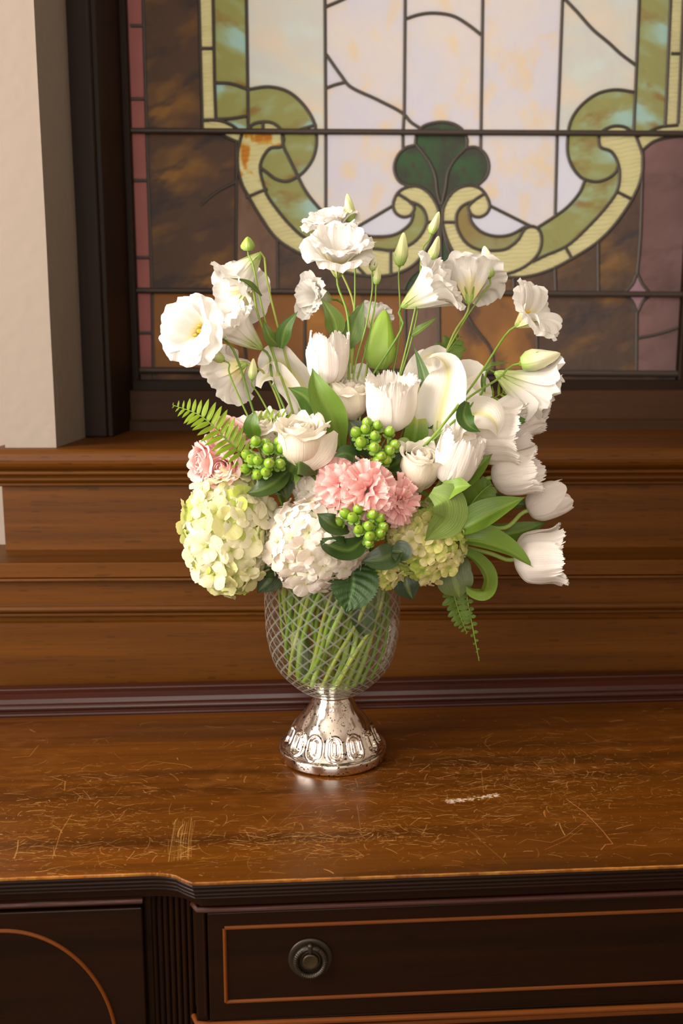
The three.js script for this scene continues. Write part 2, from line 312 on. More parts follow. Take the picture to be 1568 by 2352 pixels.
// colour of the glass by a point inside the pane
const SEEDS = {
  opalPink: [[.0817,2.0765],[.016,2.2079],[.0896,2.3797],[.2457,2.1395],[.2281,2.3471],[.2292,2.2786],[.4206,2.1229],[.4065,2.5496],[.0823,1.9417],[.4073,1.9431],[.3191,2.0242],[.1767,2.0235],[.016,2.1556],[.0065,2.0761],[.4131,2.3486],[.0065,2.1027],[.0994,2.2776],[.1716,2.0548]],
  opalGreen: [[-.0951,2.2417],[-.0919,2.5442],[.5844,2.2641],[.561,2.1591],[.5747,2.4683],[-.1518,2.1632],[-.0145,1.9865],[-.0141,2.1202],[.5071,2.0878]],
  opalWhite: [[-.0367,1.923],[-.0177,1.9049],[-.0172,2.0314],[.5129,1.9435],[.5104,2.0071],[.5248,1.8885],[.1213,1.8364],[.1021,1.8317],[.3624,1.8325],[.3429,1.8371],[-.0173,2.0135]],
  aqua: [[-.2067,2.2063],[-.209,2.0882],[-.2033,2.3771],[-.2,2.5431],[-.2005,2.0438],[.7,2.2127],[.6806,2.5525],[-.078,2.0845],[-.06,1.9863],[-.1075,1.9681],[-.0705,1.8497],[-.0503,2.0133],[-.1625,2.0752],[.2079,1.832],[.1697,1.8087],[.1023,1.7992],[.6122,2.0795],[.5586,1.9983],[.6083,1.9622],[.6201,1.9165],[.5465,1.8331],[.5739,1.8702],[.0348,1.813],[-.0502,2.0402]],
  olive: [[.3537,1.7971],[.2948,1.8323],[.557,2.0344],[.2944,1.8508]],
  creamOrange: [[-.1595,1.9678],[-.1686,1.9858],[-.133,2.0353],[-.1537,2.0379],[-.1161,2.0381]],
  cream: [[-.2565,2.2491],[-.2597,2.1187],[-.2546,2.326],[-.2514,2.4602],[-.2475,2.0409],[-.2198,2.0214],[-.1595,1.9678],[-.1686,1.9858],[-.1279,1.8495],[-.1469,1.8586],[-.0134,1.7663],[.0928,1.7572],[.1798,1.7668],[.2274,1.8228],[.1974,1.8965],[.1641,1.8762],[.2934,1.8969],[.3324,1.874],[.2758,1.8137],[.3353,1.7577],[.4314,1.7954],[.5773,1.7958],[.4815,1.7533],[.655,1.9897],[.6477,1.9441],[.6157,2.0076],[.7474,2.2567],[.7478,2.1249],[.7343,2.4699],[.7388,2.0353],[.711,2.0189],[.6238,2.0365],[-.133,2.0353],[-.1537,2.0379],[-.1161,2.0381],[.6335,2.0348],[.2962,1.767],[.5102,1.7675],[.4237,1.7315]],
  darkGreen: [[.2437,1.9878],[.2429,2.0328],[.1775,1.9603],[.3206,1.9609],[.2434,1.8967],[.2381,1.7575],[.2674,1.7482],[.1903,1.7056]],
  red: [[-.4009,2.2737],[-.4041,2.1615],[-.4061,2.0561],[-.4052,1.9757],[-.4041,1.8486],[-.4056,1.7281],[-.4037,1.6432],[-.4051,1.5476],[-.4002,2.3417],[-.3956,2.541]],
  amber: [[-.3256,1.6052],[-.1311,1.6053],[.0056,1.6054],[.2858,1.5669],[.388,1.6152],[-.2054,1.5379],[-.1303,1.6625],[-.053,1.6149]],
  plum: [[.7497,1.8523],[.7539,1.9445],[.7521,1.6444],[.7677,1.5475],[.7772,1.7208],[.716,1.7586]],
  pink: [[.6914,1.7064],[.6932,1.6731]],
  mauve: [[.2113,1.6055],[-.158,1.7566],[-.1877,1.7097]],
};
const glassTex = (cols, scale, sx, sy, sharp, w = 256) => {
  const t = dataTex(w, w, (u, v) => {
    const a = fbm(nA, u + 0.06 * fbm(nC, u, v, 5, 5, 2), v + 0.05 * fbm(nD, u, v, 5, 5, 2), sx, sy, 4), b = fbm(nB, u, v, sx * 2, sy * 2, 4);
    let c = mix3(cols[0], cols[1], clamp((a - 0.5) * sharp + 0.5, 0, 1));
    return mix3(c, cols[2], clamp((b - 0.56) * sharp, 0, 1));
  }, true);
  t.repeat.set(scale, scale);
  return t;
};
const rippleTex = dataTex(256, 256, (u, v) => { const f = 255 * (0.5 + 0.5 * Math.sin(2 * Math.PI * (v * 22 + 1.2 * fbm(nA, u, v, 6, 6, 3)))) * (0.6 + 0.4 * fbm(nB, u, v, 16, 16, 2)); return [f, f, f]; });
rippleTex.repeat.set(5, 5);
const lumpTex = dataTex(256, 256, (u, v) => { const f = 255 * fbm(nD, u, v, 10, 10, 4); return [f, f, f]; });
lumpTex.repeat.set(4, 4);
const G = {};
// a pane colours the light on its way in and again on its way out, so each face takes the square root of the colour seen
const face = (c) => c.map((x) => { const l = Math.sqrt(Math.pow(x / 255, 2.2) / 1.1); return 255 * Math.pow(Math.min(1, l), 1 / 2.2); });
const glass = (cols, scale, sx, sy, sharp, o = {}) => new THREE.MeshPhysicalMaterial({ map: glassTex(cols.map(face), scale, sx, sy, sharp), transmission: 0.88, thickness: 0, roughness: 0.97, bumpMap: lumpTex, bumpScale: 0.002, clearcoat: 0.12, clearcoatRoughness: 0.25, ...o });
G.opalPink = glass([[210, 200, 204], [220, 204, 192], [232, 194, 142]], 3.6, 4, 3, 2.4);
G.opalGreen = glass([[204, 200, 186], [220, 200, 172], [204, 212, 202]], 3.6, 3, 5, 2.4);
G.opalWhite = glass([[208, 204, 210], [216, 210, 216], [222, 208, 190]], 3.2, 3, 3, 1.4);
G.aqua = glass([[138, 134, 68], [150, 182, 164], [128, 92, 36]], 6, 2, 4, 3.2)
G.creamOrange = glass([[214, 200, 134], [222, 208, 144], [196, 112, 14]], 5, 4, 3, 7, { bumpMap: rippleTex, bumpScale: 0.003 });
G.olive = glass([[132, 108, 48], [140, 140, 90], [116, 82, 34]], 5, 4, 3, 2.4);
G.cream = glass([[214, 200, 134], [222, 208, 144], [212, 190, 122]], 4, 3, 3, 1.2, { bumpMap: rippleTex, bumpScale: 0.003 });
G.darkGreen = glass([[30, 36, 18], [26, 66, 18], [42, 32, 18]], 9, 3, 3, 3, { bumpScale: 0.001 });
G.red = glass([[140, 72, 64], [150, 82, 72], [126, 62, 54]], 5, 3, 3, 1.4);
G.amber = glass([[122, 70, 18], [172, 108, 24], [62, 34, 16]], 4, 3, 2, 3.4, { clearcoat: 0.25 });
G.brown = glass([[62, 36, 18], [122, 76, 18], [38, 22, 20]], 4.2, 5, 2, 3.6, { bumpScale: 0.005, clearcoat: 0.35 });
G.plum = glass([[96, 58, 52], [120, 78, 74], [70, 38, 32]], 4, 4, 2, 2.2);
G.pink = glass([[140, 98, 106], [152, 110, 118], [128, 86, 94]], 5, 3, 3, 1.4);
G.mauve = glass([[96, 66, 48], [126, 92, 72], [62, 38, 24]], 4, 5, 2, 2.4);
G.cream.name = 'cream rippled glass';

const leadMat = new THREE.MeshStandardMaterial({ color: new THREE.Color().setRGB(0.06, 0.048, 0.038), roughness: 0.55, metalness: 0.35 });
const barMat = new THREE.MeshStandardMaterial({ color: new THREE.Color().setRGB(0.05, 0.035, 0.026), roughness: 0.55, metalness: 0.3 });
const windowOne = new THREE.Group(); windowOne.name = 'window_1'; windowOne.userData = { kind: 'structure', label: 'leaded stained glass window of pale opal panes with cream scrolls and a green trefoil' };
windowOne.position.set(0.18, 1.5, GLASS_Z); scene.add(windowOne);
{
  const X0 = -0.47, X1 = 0.88, Y0 = 1.485, Y1 = 2.76, S = 0.0014, W = Math.ceil((X1 - X0) / S), H = Math.ceil((Y1 - Y0) / S);
  const id = new Int32Array(W * H);
  const at = (x, y) => [clamp(Math.round((x - X0) / S), 0, W - 1), clamp(Math.round((y - Y0) / S), 0, H - 1)];
  for (const path of LEAD) for (let k = 0; k + 1 < path.length; k++) {
    const [ax, ay] = path[k], [bx, by] = path[k + 1], n = Math.ceil(Math.hypot(bx - ax, by - ay) / S * 2) + 1;
    for (let i = 0; i <= n; i++) { const [x, y] = at(lerp(ax, bx, i / n), lerp(ay, by, i / n)); id[y * W + x] = -1; if (x + 1 < W) id[y * W + x + 1] = -1; }
  }
  // glass outside the sash is not wanted
  const [fx0] = at(-0.4225, 0), [fx1] = at(0.81, 0), [, fy0] = at(0, 1.492), [, fy1] = at(0, [-.046,2.6703][1]);
  for (let y = 0; y < H; y++) for (let x = 0; x < W; x++) if (x <= fx0 || x >= fx1 || y <= fy0 || y >= fy1) id[y * W + x] = -1;
  const areas = [null];
  for (let s = 0; s < W * H; s++) if (id[s] === 0) {
    const n = areas.length, cells = [s]; id[s] = n;
    for (let k = 0; k < cells.length; k++) { const c = cells[k], x = c % W; for (const d of [1, -1, W, -W]) { const e = c + d; if (e < 0 || e >= W * H || (d === 1 && x === W - 1) || (d === -1 && x === 0)) continue; if (id[e] === 0) { id[e] = n; cells.push(e); } } }
    areas.push({ cells, first: s });
  }
  const kindOf = {};
  for (const [k, pts] of Object.entries(SEEDS)) for (const [x, y] of pts) { const [a, b] = at(x, y), n = id[b * W + a]; if (n > 0 && !kindOf[n]) kindOf[n] = k; }
  const DIRS = [[1, 0], [1, 1], [0, 1], [-1, 1], [-1, 0], [-1, -1], [0, -1], [1, -1]];
  for (let n = 1; n < areas.length; n++) {
    const a = areas[n];
    if (a.cells.length < 30) continue;
    const inside = (x, y) => x >= 0 && y >= 0 && x < W && y < H && id[y * W + x] === n;
    // walk round the area
    let x = a.first % W, y = (a.first - x) / W, d = 0; const sx = x, sy = y, loop = [];
    for (let guard = 0; guard < 40000; guard++) {
      loop.push([x, y]);
      let k = 0; d = (d + 6) % 8;
      for (; k < 8; k++) { const e = (d + k) % 8; if (inside(x + DIRS[e][0], y + DIRS[e][1])) { d = e; x += DIRS[e][0]; y += DIRS[e][1]; break; } }
      if (k === 8 || (x === sx && y === sy && loop.length > 2)) break;
    }
    if (loop.length < 8) continue;
    // smooth, thin out, push out under the lead
    const m = loop.length, sm = loop.map((_, i) => { let u = 0, v = 0; for (let j = -2; j <= 2; j++) { const q = loop[(i + j + m) % m]; u += q[0]; v += q[1]; } return [u / 5, v / 5]; });
    const keep = []; let last = null;
    for (let i = 0; i < m; i++) {
      const p = sm[i];
      if (last !== null) {
        let worst = 0; const q = sm[last], L = Math.hypot(p[0] - q[0], p[1] - q[1]) || 1;
        for (let j = last + 1; j < i; j++) worst = Math.max(worst, Math.abs((sm[j][0] - q[0]) * (p[1] - q[1]) - (sm[j][1] - q[1]) * (p[0] - q[0])) / L);
        if (worst < 0.5 && i < m - 1 && i - last < 80) continue;
        last = i - 1 > last ? i - 1 : i; keep.push(sm[last]);
      } else { last = i; keep.push(p); }
    }
    if (keep.length < 3) continue;
    let area = 0; keep.forEach(([p, q], i) => { const [r, s] = keep[(i + 1) % keep.length]; area += p * s - r * q; });
    const sg = Math.sign(area), out = keep.map(([p, q], i) => {
      const [a0, b0] = keep[(i - 1 + keep.length) % keep.length], [a1, b1] = keep[(i + 1) % keep.length], L = Math.hypot(a1 - a0, b1 - b0) || 1;
      return new THREE.Vector2(X0 + (p + sg * (b1 - b0) / L * 1.3) * S, Y0 + (q - sg * (a1 - a0) / L * 1.3) * S);
    });
    let kind = kindOf[n];
    if (!kind) { const cx = X0 + (a.first % W) * S, cy = Y0 + Math.floor(a.first / W) * S; kind = cy > 1.96 && cx > -0.2 && cx < 0.68 ? 'opalPink' : 'brown'; }
    const g = new THREE.ExtrudeGeometry(new THREE.Shape(out), { depth: 0.0015, bevelEnabled: false });
    const p = g.attributes.position, uv = g.attributes.uv, o = rnd() * 5, turned = kind === 'aqua' ? rr(-0.5, 0.5) : kind === 'brown' || kind === 'plum' ? 1.2 : rr(-0.3, 0.3);
    for (let i = 0; i < p.count; i++) { const u = p.getX(i), v = p.getY(i); uv.setXY(i, u * Math.cos(turned) - v * Math.sin(turned) + o, u * Math.sin(turned) + v * Math.cos(turned) + o * 0.7); }
    g.translate(-0.18, -1.5, 0);
    mesh('pane', g, G[kind], windowOne);
  }
  // lead cames: flattened tubes along the lines
  const cames = LEAD.map((path) => {
    const fine = []; for (const q of path) if (!fine.length || Math.hypot(q[0] - fine.at(-1)[0], q[1] - fine.at(-1)[1]) > 0.0015) fine.push(q);
    const pos = [], ind = [], R = 7;
    fine.forEach((q, i) => {
      const a = fine[Math.max(0, i - 1)], b = fine[Math.min(fine.length - 1, i + 1)], L = Math.hypot(b[0] - a[0], b[1] - a[1]) || 1, nx = -(b[1] - a[1]) / L, ny = (b[0] - a[0]) / L;
      for (let k = 0; k < R; k++) { const t = k / R * Math.PI * 2, w = 0.0037 * Math.cos(t); pos.push(q[0] + nx * w - 0.18, q[1] + ny * w - 1.5, 0.0008 + 0.0034 * Math.sin(t)); }
    });
    for (let i = 0; i + 1 < fine.length; i++) for (let k = 0; k < R; k++) { const a = i * R + k, b = i * R + (k + 1) % R; ind.push(a, b, a + R, b, b + R, a + R); }
    const g = new THREE.BufferGeometry(); g.setAttribute('position', new THREE.Float32BufferAttribute(pos, 3)); g.setIndex(ind); g.computeVertexNormals();
    return g;
  });
  mesh('lead_cames', mergeGeometries(cames), leadMat, windowOne);
  for (const [a, b, r] of [[...[[-.4296,2.0266],[.845,2.0268]], 0.0062], [...[[-.4424,1.6923],[.8683,1.6848]], 0.0068], [...[[-.449,1.5186],[.8803,1.5093]], 0.0075]]) {
    const g = tube([[a[0] - 0.18, a[1] - 1.5, 0.0105], [b[0] - 0.18, b[1] - 1.5, 0.0105]], r, r, 2, 10);
    mesh('saddle_bar', g, barMat, windowOne);
  }
}

// ---------- sideboard ----------
const TABLE = 0.95;
const sideboard = thing('sideboard', 'dark mahogany sideboard with a scratched top, reeded edge, drawer and arched door panel', 'sideboard', [0, TABLE, 0]);
sideboard.rotation.y = 2.4 * Math.PI / 180;
{
  const SB = sideboard, LZ = 0.3165, CZ = 0.3405, XA = -0.62, XB = 0.98, CX0 = -0.238, CX1 = -0.184, RX0 = 0.72, RX1 = 0.774;
  // front line of the top: straight, an ogee out to the middle part, straight, and back again
  const front = (off, n = 18) => {
    const o = [[XA, LZ - off]], ogee = (xa, xb, za, zb) => { for (let i = 0; i <= n; i++) { const t = i / n, s = t < 0.62 ? 0.30 * Math.pow(t / 0.62, 2) : 0.30 + 0.70 * Math.pow((t - 0.62) / 0.38, 0.85); o.push([lerp(xa, xb, t), lerp(za, zb, clamp(s, 0, 1))]); } };
    ogee(CX0 + off * 0.4, CX1 + off * 0.7, LZ - off, CZ - off); ogee(RX1 - off * 0.4, RX0 - off * 0.7, LZ - off, CZ - off);
    const h = o.length - (n + 1); const tail = o.splice(h).reverse(); return [...o, ...tail, [XB, LZ - off]];
  };
  const plate = (off, y0, y1, back = -0.19, round = 0) => {
    const f = front(off), s = new THREE.Shape();
    s.moveTo(XA + off, back); f.forEach(([x, z]) => s.lineTo(clamp(x, XA + off, XB - off), z)); s.lineTo(XB - off, back); s.closePath();
    const g = new THREE.ExtrudeGeometry(s, { depth: y1 - y0 - 2 * round, bevelEnabled: round > 0, bevelThickness: round, bevelSize: round, bevelOffset: -round, bevelSegments: 3, curveSegments: 1 });
    g.rotateX(Math.PI / 2); g.translate(0, y1 - round, 0); return g;                     // shape y -> z
  };
  // scratched top
  const cw = 2048, ch = 800, TX0 = -0.75, TX1 = 0.75, TZ0 = -0.2, TZ1 = 0.36;
  const cv = document.createElement('canvas'); cv.width = cw; cv.height = ch;
  const cx = cv.getContext('2d');
  const img = cx.createImageData(cw, ch);
  for (let y = 0; y < ch; y++) for (let x = 0; x < cw; x++) {
    const u = x / cw, v = y / ch, warp = 0.03 * fbm(nB, u, v, 4, 3, 3);
    const s = fbm(nA, u, v + warp, 3, 26, 4), f = fbm(nC, u, v, 16, 190, 2), blot = fbm(nD, u, v, 5, 4, 4), mot = fbm(nB, u, v, 60, 40, 3);
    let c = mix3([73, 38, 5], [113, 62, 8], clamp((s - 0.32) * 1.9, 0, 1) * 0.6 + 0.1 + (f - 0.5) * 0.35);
    if (s < 0.4) c = c.map((q) => q * (1 - (0.4 - s) * 0.5));
    const wear = clamp((blot - 0.5) * 3, 0, 1) * clamp((mot - 0.45) * 3, 0, 1);
    c = mix3(c, [136, 84, 38], wear * 0.5);
    const o = (y * cw + x) * 4; img.data[o] = c[0]; img.data[o + 1] = c[1]; img.data[o + 2] = c[2]; img.data[o + 3] = 255;
  }
  cx.putImageData(img, 0, 0);
  const px = ([x, z]) => [(x - TX0) / (TX1 - TX0) * cw, (z - TZ0) / (TZ1 - TZ0) * ch];
  const stroke = (pts, w, c) => { cx.strokeStyle = c; cx.lineWidth = w; cx.lineCap = 'round'; cx.beginPath(); pts.map(px).forEach(([x, y], i) => (i ? cx.lineTo(x, y) : cx.moveTo(x, y))); cx.stroke(); };
  const SCR = (a) => `rgba(${Math.round(rr(186, 214))},${Math.round(rr(142, 170))},${Math.round(rr(92, 118))},${a})`;
  // many short random scratches, denser in the worn areas
  for (let k = 0; k < 4200; k++) {
    const near = rnd() < 0.75, g = [[-0.33, 0.14, 0.13, 0.1], [0.2, 0.19, 0.2, 0.07], [0.16, 0.08, 0.2, 0.06], [-0.02, 0.25, 0.14, 0.04], [-0.3, 0.25, 0.2, 0.05], [0.34, 0.1, 0.12, 0.1]][Math.floor(rnd() * 6)];
    const x = near ? g[0] + (rnd() + rnd() + rnd() - 1.5) * g[2] * 1.3 : rr(-0.7, 0.7), z = near ? g[1] + (rnd() + rnd() + rnd() - 1.5) * g[3] * 1.4 : rr(-0.15, 0.33);
    const a = rnd() < 0.62 ? rr(-0.5, 0.5) : rr(0, Math.PI), l = 0.002 + Math.pow(rnd(), 3) * 0.03, b = rr(-0.5, 0.5);
    const pts = []; for (let i = 0; i <= 4; i++) { const t = i / 4 - 0.5, q = a + b * t; pts.push([x + Math.cos(q) * l * t, z + Math.sin(q) * l * t]); }
    stroke(pts, rr(0.6, 1.5), SCR(rr(0.2, 0.7) * (rnd() < 0.2 ? 1.3 : 0.85)));
  }
  for (let k = 0; k < 1500; k++) { cx.fillStyle = SCR(rr(0.15, 0.5)); const [x, y] = px([rr(-0.7, 0.7), rr(-0.1, 0.34)]); cx.fillRect(x, y, rr(0.8, 2.6), rr(0.8, 2)); }
  // the edge worn to bare wood, its bright edge highlight painted in too
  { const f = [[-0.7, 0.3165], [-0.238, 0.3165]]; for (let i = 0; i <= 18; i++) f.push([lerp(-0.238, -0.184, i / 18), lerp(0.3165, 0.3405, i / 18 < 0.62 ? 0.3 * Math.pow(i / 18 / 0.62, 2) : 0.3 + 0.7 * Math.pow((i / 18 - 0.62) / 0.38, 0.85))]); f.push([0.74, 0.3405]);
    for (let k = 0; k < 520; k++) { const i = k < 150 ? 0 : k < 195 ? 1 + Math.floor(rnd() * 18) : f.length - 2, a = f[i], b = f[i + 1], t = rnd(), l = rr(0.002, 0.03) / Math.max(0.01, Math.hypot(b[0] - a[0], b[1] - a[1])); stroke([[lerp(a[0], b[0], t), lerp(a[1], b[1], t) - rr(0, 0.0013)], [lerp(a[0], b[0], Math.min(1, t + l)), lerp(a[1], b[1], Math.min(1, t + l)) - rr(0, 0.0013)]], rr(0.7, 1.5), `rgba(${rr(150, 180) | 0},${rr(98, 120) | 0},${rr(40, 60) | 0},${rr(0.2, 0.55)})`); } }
  // long ones that the photograph shows
  for (const [w, a, ...p] of [
    [1.6, 0.7, [.3101,.1668],[.3239,.2082],[.3306,.2566],[.3322,.2868],[.3223,.2882],[.3127,.2999]], [1.2, 0.6, [.2145,.2791],[.2284,.2684],[.2561,.2787],[.28,.2643],[.3174,.2277]], [1.1, 0.5, [.243,.2954],[.2767,.2748],[.3091,.2442]],
    [1, 0.5, [.1592,.24],[.1749,.2839],[.1896,.3247]], [1.4, 0.6, [.0855,.2624],[.1165,.2749]], [1, 0.4, [-.0027,.2672],[.0597,.2479],[.1182,.2318]], [1.5, 0.5, [-.3584,.1664],[-.3622,.2118],[-.3576,.2766]],
    [2.2, 0.6, [-.4107,.2303],[-.406,.2514],[-.4035,.2737]], [1.6, 0.6, [-.2725,.0086],[-.2235,.0253],[-.2128,.0363]], [1.6, 0.5, [-.4863,-.0174],[-.4625,-.0205],[-.4596,-.0602]], [1.2, 0.4, [-.2738,.0085],[-.2917,.0399]],
    [1, 0.4, [-.0485,.1499],[-.084,.2131]], [1, 0.35, [-.2082,.3037],[-.1258,.2946],[-.0518,.2794]], [1.2, 0.4, [.0218,.1669],[.0208,.2475]], [1.2, 0.5, [.2123,.0725],[.2008,.1404]], [1.5, 0.4, [.4092,-.0497],[.4187,-.015]], [1.2, 0.4, [.1514,.0315],[.207,.0196],[.2825,.0399]],
    [2, 0.5, [-.411,.0536],[-.389,.0688],[-.384,.0961]], [1.8, 0.45, [-.3478,.1204],[-.2883,.1217]], [1, 0.4, [-.3362,.1911],[-.3115,.1575]], [1, 0.5, [.3259,.3089],[.3439,.3259]], [1, 0.4, [.1449,.031],[.1848,-.0055],[.2136,.0201]],
  ]) stroke(p, w * 0.8, SCR(a));
  for (let k = 0; k < 13; k++) { const o = k * 0.0021; stroke([[-.2196,.1929],[-.2189,.2427],[-.2156,.2888]].map(([x, z], i) => [x + o + rr(-0.001, 0.001), z + rr(-0.006, 0.006)]), rr(0.7, 1.3), SCR(rr(0.3, 0.6))); }
  for (let k = 0; k < 60; k++) stroke([[rr(-0.01, 0.1), 0.2], [0, 0]].map((p, i, q) => { const b = [-.0784,.2357][0] * 0; return [lerp(-0.1, 0.1, ((k * 37) % 60) / 60) + rr(0, 0.004) + b, 0.262 - 0.0002 * k + rr(-0.004, 0.004)]; }), rr(0.8, 1.4), SCR(0.4));
  // white scuff of something spilt
  const [scA, scB] = [[.1413,.1647],[.2175,.148]];
  for (let k = 0; k < 240; k++) { const t = rnd(); if (t > 0.52 && t < 0.68 && rnd() < 0.8) continue; const [x, y] = px([lerp(scA[0], scB[0], t) + rr(-0.002, 0.002), lerp(scA[1], scB[1], t) + (rnd() + rnd() - 1) * 0.007]); cx.fillStyle = `rgba(${196 + rnd() * 40 | 0},${182 + rnd() * 40 | 0},${176 + rnd() * 36 | 0},${rr(0.25, 0.7)})`; cx.fillRect(x, y, rr(1.5, 7), rr(1, 4)); }
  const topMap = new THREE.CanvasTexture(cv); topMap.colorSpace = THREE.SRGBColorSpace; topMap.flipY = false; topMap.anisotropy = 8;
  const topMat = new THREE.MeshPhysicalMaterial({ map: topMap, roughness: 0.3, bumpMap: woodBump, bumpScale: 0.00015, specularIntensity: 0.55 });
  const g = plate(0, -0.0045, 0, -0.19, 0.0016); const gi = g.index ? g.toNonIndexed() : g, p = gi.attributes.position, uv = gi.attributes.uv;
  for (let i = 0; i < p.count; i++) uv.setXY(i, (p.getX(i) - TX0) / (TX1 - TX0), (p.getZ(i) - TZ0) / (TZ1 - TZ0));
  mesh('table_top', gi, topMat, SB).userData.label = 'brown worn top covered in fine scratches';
  // reeds round the edge of the top
  [[0.0002, -0.0042, 0.0056], [0.0012, -0.0098, 0.0056], [0.0024, -0.0154, 0.0052], [0.0036, -0.0206, 0.0044]].forEach(([off, y, h]) => {
    mesh('reeded_edge', uvBox(plate(off, y - h, y, -0.19, h * 0.46), 'x'), M.mahogany, SB);
  });
  mesh('cove', uvBox(plate(0.014, -0.0385, -0.0245), 'x'), M.mahogany, SB);
  // body
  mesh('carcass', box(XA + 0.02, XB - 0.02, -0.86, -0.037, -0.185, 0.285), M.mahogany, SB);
  // left and right doors, with an arched bead
  for (const [xa, xb] of [[XA + 0.035, -0.2485], [0.782, XB - 0.035]]) {
    const d = new THREE.Group(); d.name = 'door'; SB.add(d);
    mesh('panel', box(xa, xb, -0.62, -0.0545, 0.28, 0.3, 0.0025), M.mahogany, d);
    const mid = (xa + xb) / 2, arch = []; for (let i = 0; i <= 40; i++) { const t = Math.PI * i / 40; arch.push([mid + 0.131 * Math.cos(t), -0.237 + 0.159 * Math.sin(t), 0.3]); }
    mesh('arched_bead', tube([[mid + 0.131, -0.55, 0.3], [mid + 0.131, -0.35, 0.3], ...arch, [mid - 0.131, -0.35, 0.3], [mid - 0.131, -0.55, 0.3]], 0.0026, 0.0026, 120, 8), M.bead, d);
  }
  mesh('frieze_rail', box(XA + 0.02, -0.246, -0.0495, -0.035, 0.27, 0.3025, 0.002), M.mahogany, SB);
  mesh('bead_moulding', tube([[XA + 0.02, -0.0430, 0.304], [-0.247, -0.0430, 0.304]], 0.0032, 0.0032, 4, 8), M.mahoganyRed, SB);
  // pilaster of upright reeds that follows the ogee
  for (const s of [0, 1]) {
    const pil = new THREE.Group(); pil.name = 'pilaster'; SB.add(pil);
    const mx = (x) => (s ? 0.536 - x : x);
    mesh('pilaster_board', box(mx(-0.246), mx(-0.166), -0.86, -0.0245, 0.26, 0.288), M.mahogany, pil);
    for (let i = 0; i < 7; i++) { const x = -0.2365 + i * 0.0072; mesh('reed', uvBox(tube([[mx(x), -0.86, 0.2885 + i * 0.0004], [mx(x), -0.0245, 0.2885 + i * 0.0004]], 0.0036, 0.0036, 1, 10), 'y'), M.mahogany, pil); }
    for (let i = 0; i < 5; i++) { const t = i / 4, x = -0.1855 + Math.sin(t * 1.4) * 0.012, z = 0.302 + (1 - Math.cos(t * 1.4)) * 0.02; mesh('reed', uvBox(tube([[mx(x), -0.187, z], [mx(x), -0.0475, z]], 0.0026, 0.0026, 1, 8), 'y'), M.mahogany, pil); }
    mesh('corner_block', box(mx(-0.1855), mx(-0.170), -0.86, -0.036, 0.27, 0.318, 0.003, 'y'), M.mahogany, pil);
  }
  // middle part: rail, drawer with cock bead and two knobs
  mesh('drawer_rail', box(-0.178, 0.714, -0.050, -0.0345, 0.27, 0.3215, 0.002), M.mahogany, SB);
  mesh('bead_moulding', tube([[-0.187, -0.0445, 0.312], [-0.184, -0.0445, 0.322], [-0.178, -0.0445, 0.3255], [-0.16, -0.0445, 0.326], [0.7, -0.0445, 0.326], [0.718, -0.0445, 0.3255], [0.722, -0.0445, 0.312]], 0.0034, 0.0034, 60, 8), M.mahoganyRed, SB);
  mesh('lower_rail', box(-0.187, 0.723, -0.225, -0.1965, 0.27, 0.3185, 0.002), M.mahogany, SB);
  mesh('bead_moulding', tube([[-0.19, -0.1985, 0.306], [-0.187, -0.1985, 0.318], [-0.178, -0.1985, 0.3225], [-0.16, -0.1985, 0.323], [0.7, -0.1985, 0.323], [0.722, -0.1985, 0.318]], 0.0036, 0.0036, 60, 8), M.bead, SB);
  mesh('bead_moulding', tube([[-0.178, -0.212, 0.3185], [0.714, -0.212, 0.3185]], 0.003, 0.003, 4, 8), M.bead, SB);
  const dr = new THREE.Group(); dr.name = 'drawer'; SB.add(dr);
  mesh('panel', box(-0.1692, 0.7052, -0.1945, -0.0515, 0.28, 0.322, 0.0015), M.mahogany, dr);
  for (const [a, b] of [[[-0.149, -0.071], [0.685, -0.071]], [[-0.149, -0.169], [0.685, -0.169]], [[-0.149, -0.071], [-0.149, -0.169]], [[0.685, -0.071], [0.685, -0.169]]])
    mesh('cock_bead', tube([[a[0], a[1], 0.322], [b[0], b[1], 0.322]], 0.0024, 0.0024, 2, 8), M.bead, dr);
  const brass = new THREE.MeshStandardMaterial({ color: new THREE.Color().setRGB(0.028, 0.02, 0.012), roughness: 0.42, metalness: 0.55 });
  const brassWorn = new THREE.MeshStandardMaterial({ color: new THREE.Color().setRGB(0.045, 0.03, 0.014), roughness: 0.45, metalness: 0.6 });
  for (const kx of [-0.0472, 0.583]) {
    const k = new THREE.Group(); k.name = 'ring_pull'; k.position.set(kx, -0.115, 0.322); dr.add(k);
    const turn = (geo) => geo.rotateX(Math.PI / 2);
    mesh('backplate', turn(lathe([[0, 0], [0.0262, 0], [0.0266, 0.0014], [0.025, 0.0028], [0.022, 0.0030], [0.0205, 0.0024], [0.014, 0.0028], [0.0125, 0.0052], [0.0118, 0.0062], [0.0102, 0.0056], [0.0094, 0.0046], [0, 0.0042]], 64)), brass, k);
    mesh('button', turn(lathe([[0.0094, 0.0042], [0.0098, 0.0072], [0.009, 0.0088], [0.0075, 0.0086], [0.004, 0.0079], [0, 0.0077]], 40)), brassWorn, k);
    const ring = []; for (let i = 0; i < 48; i++) { const a = i / 48 * Math.PI * 2; ring.push([0.0178 * Math.sin(a), -0.0012 + 0.0182 * Math.cos(a), 0.0064 - 0.0008 * Math.cos(a)]); }
    const rg = tube(ring, 0.0036, 0.0036, 144, 10, true), rp = rg.attributes.position, rn = rg.attributes.normal;
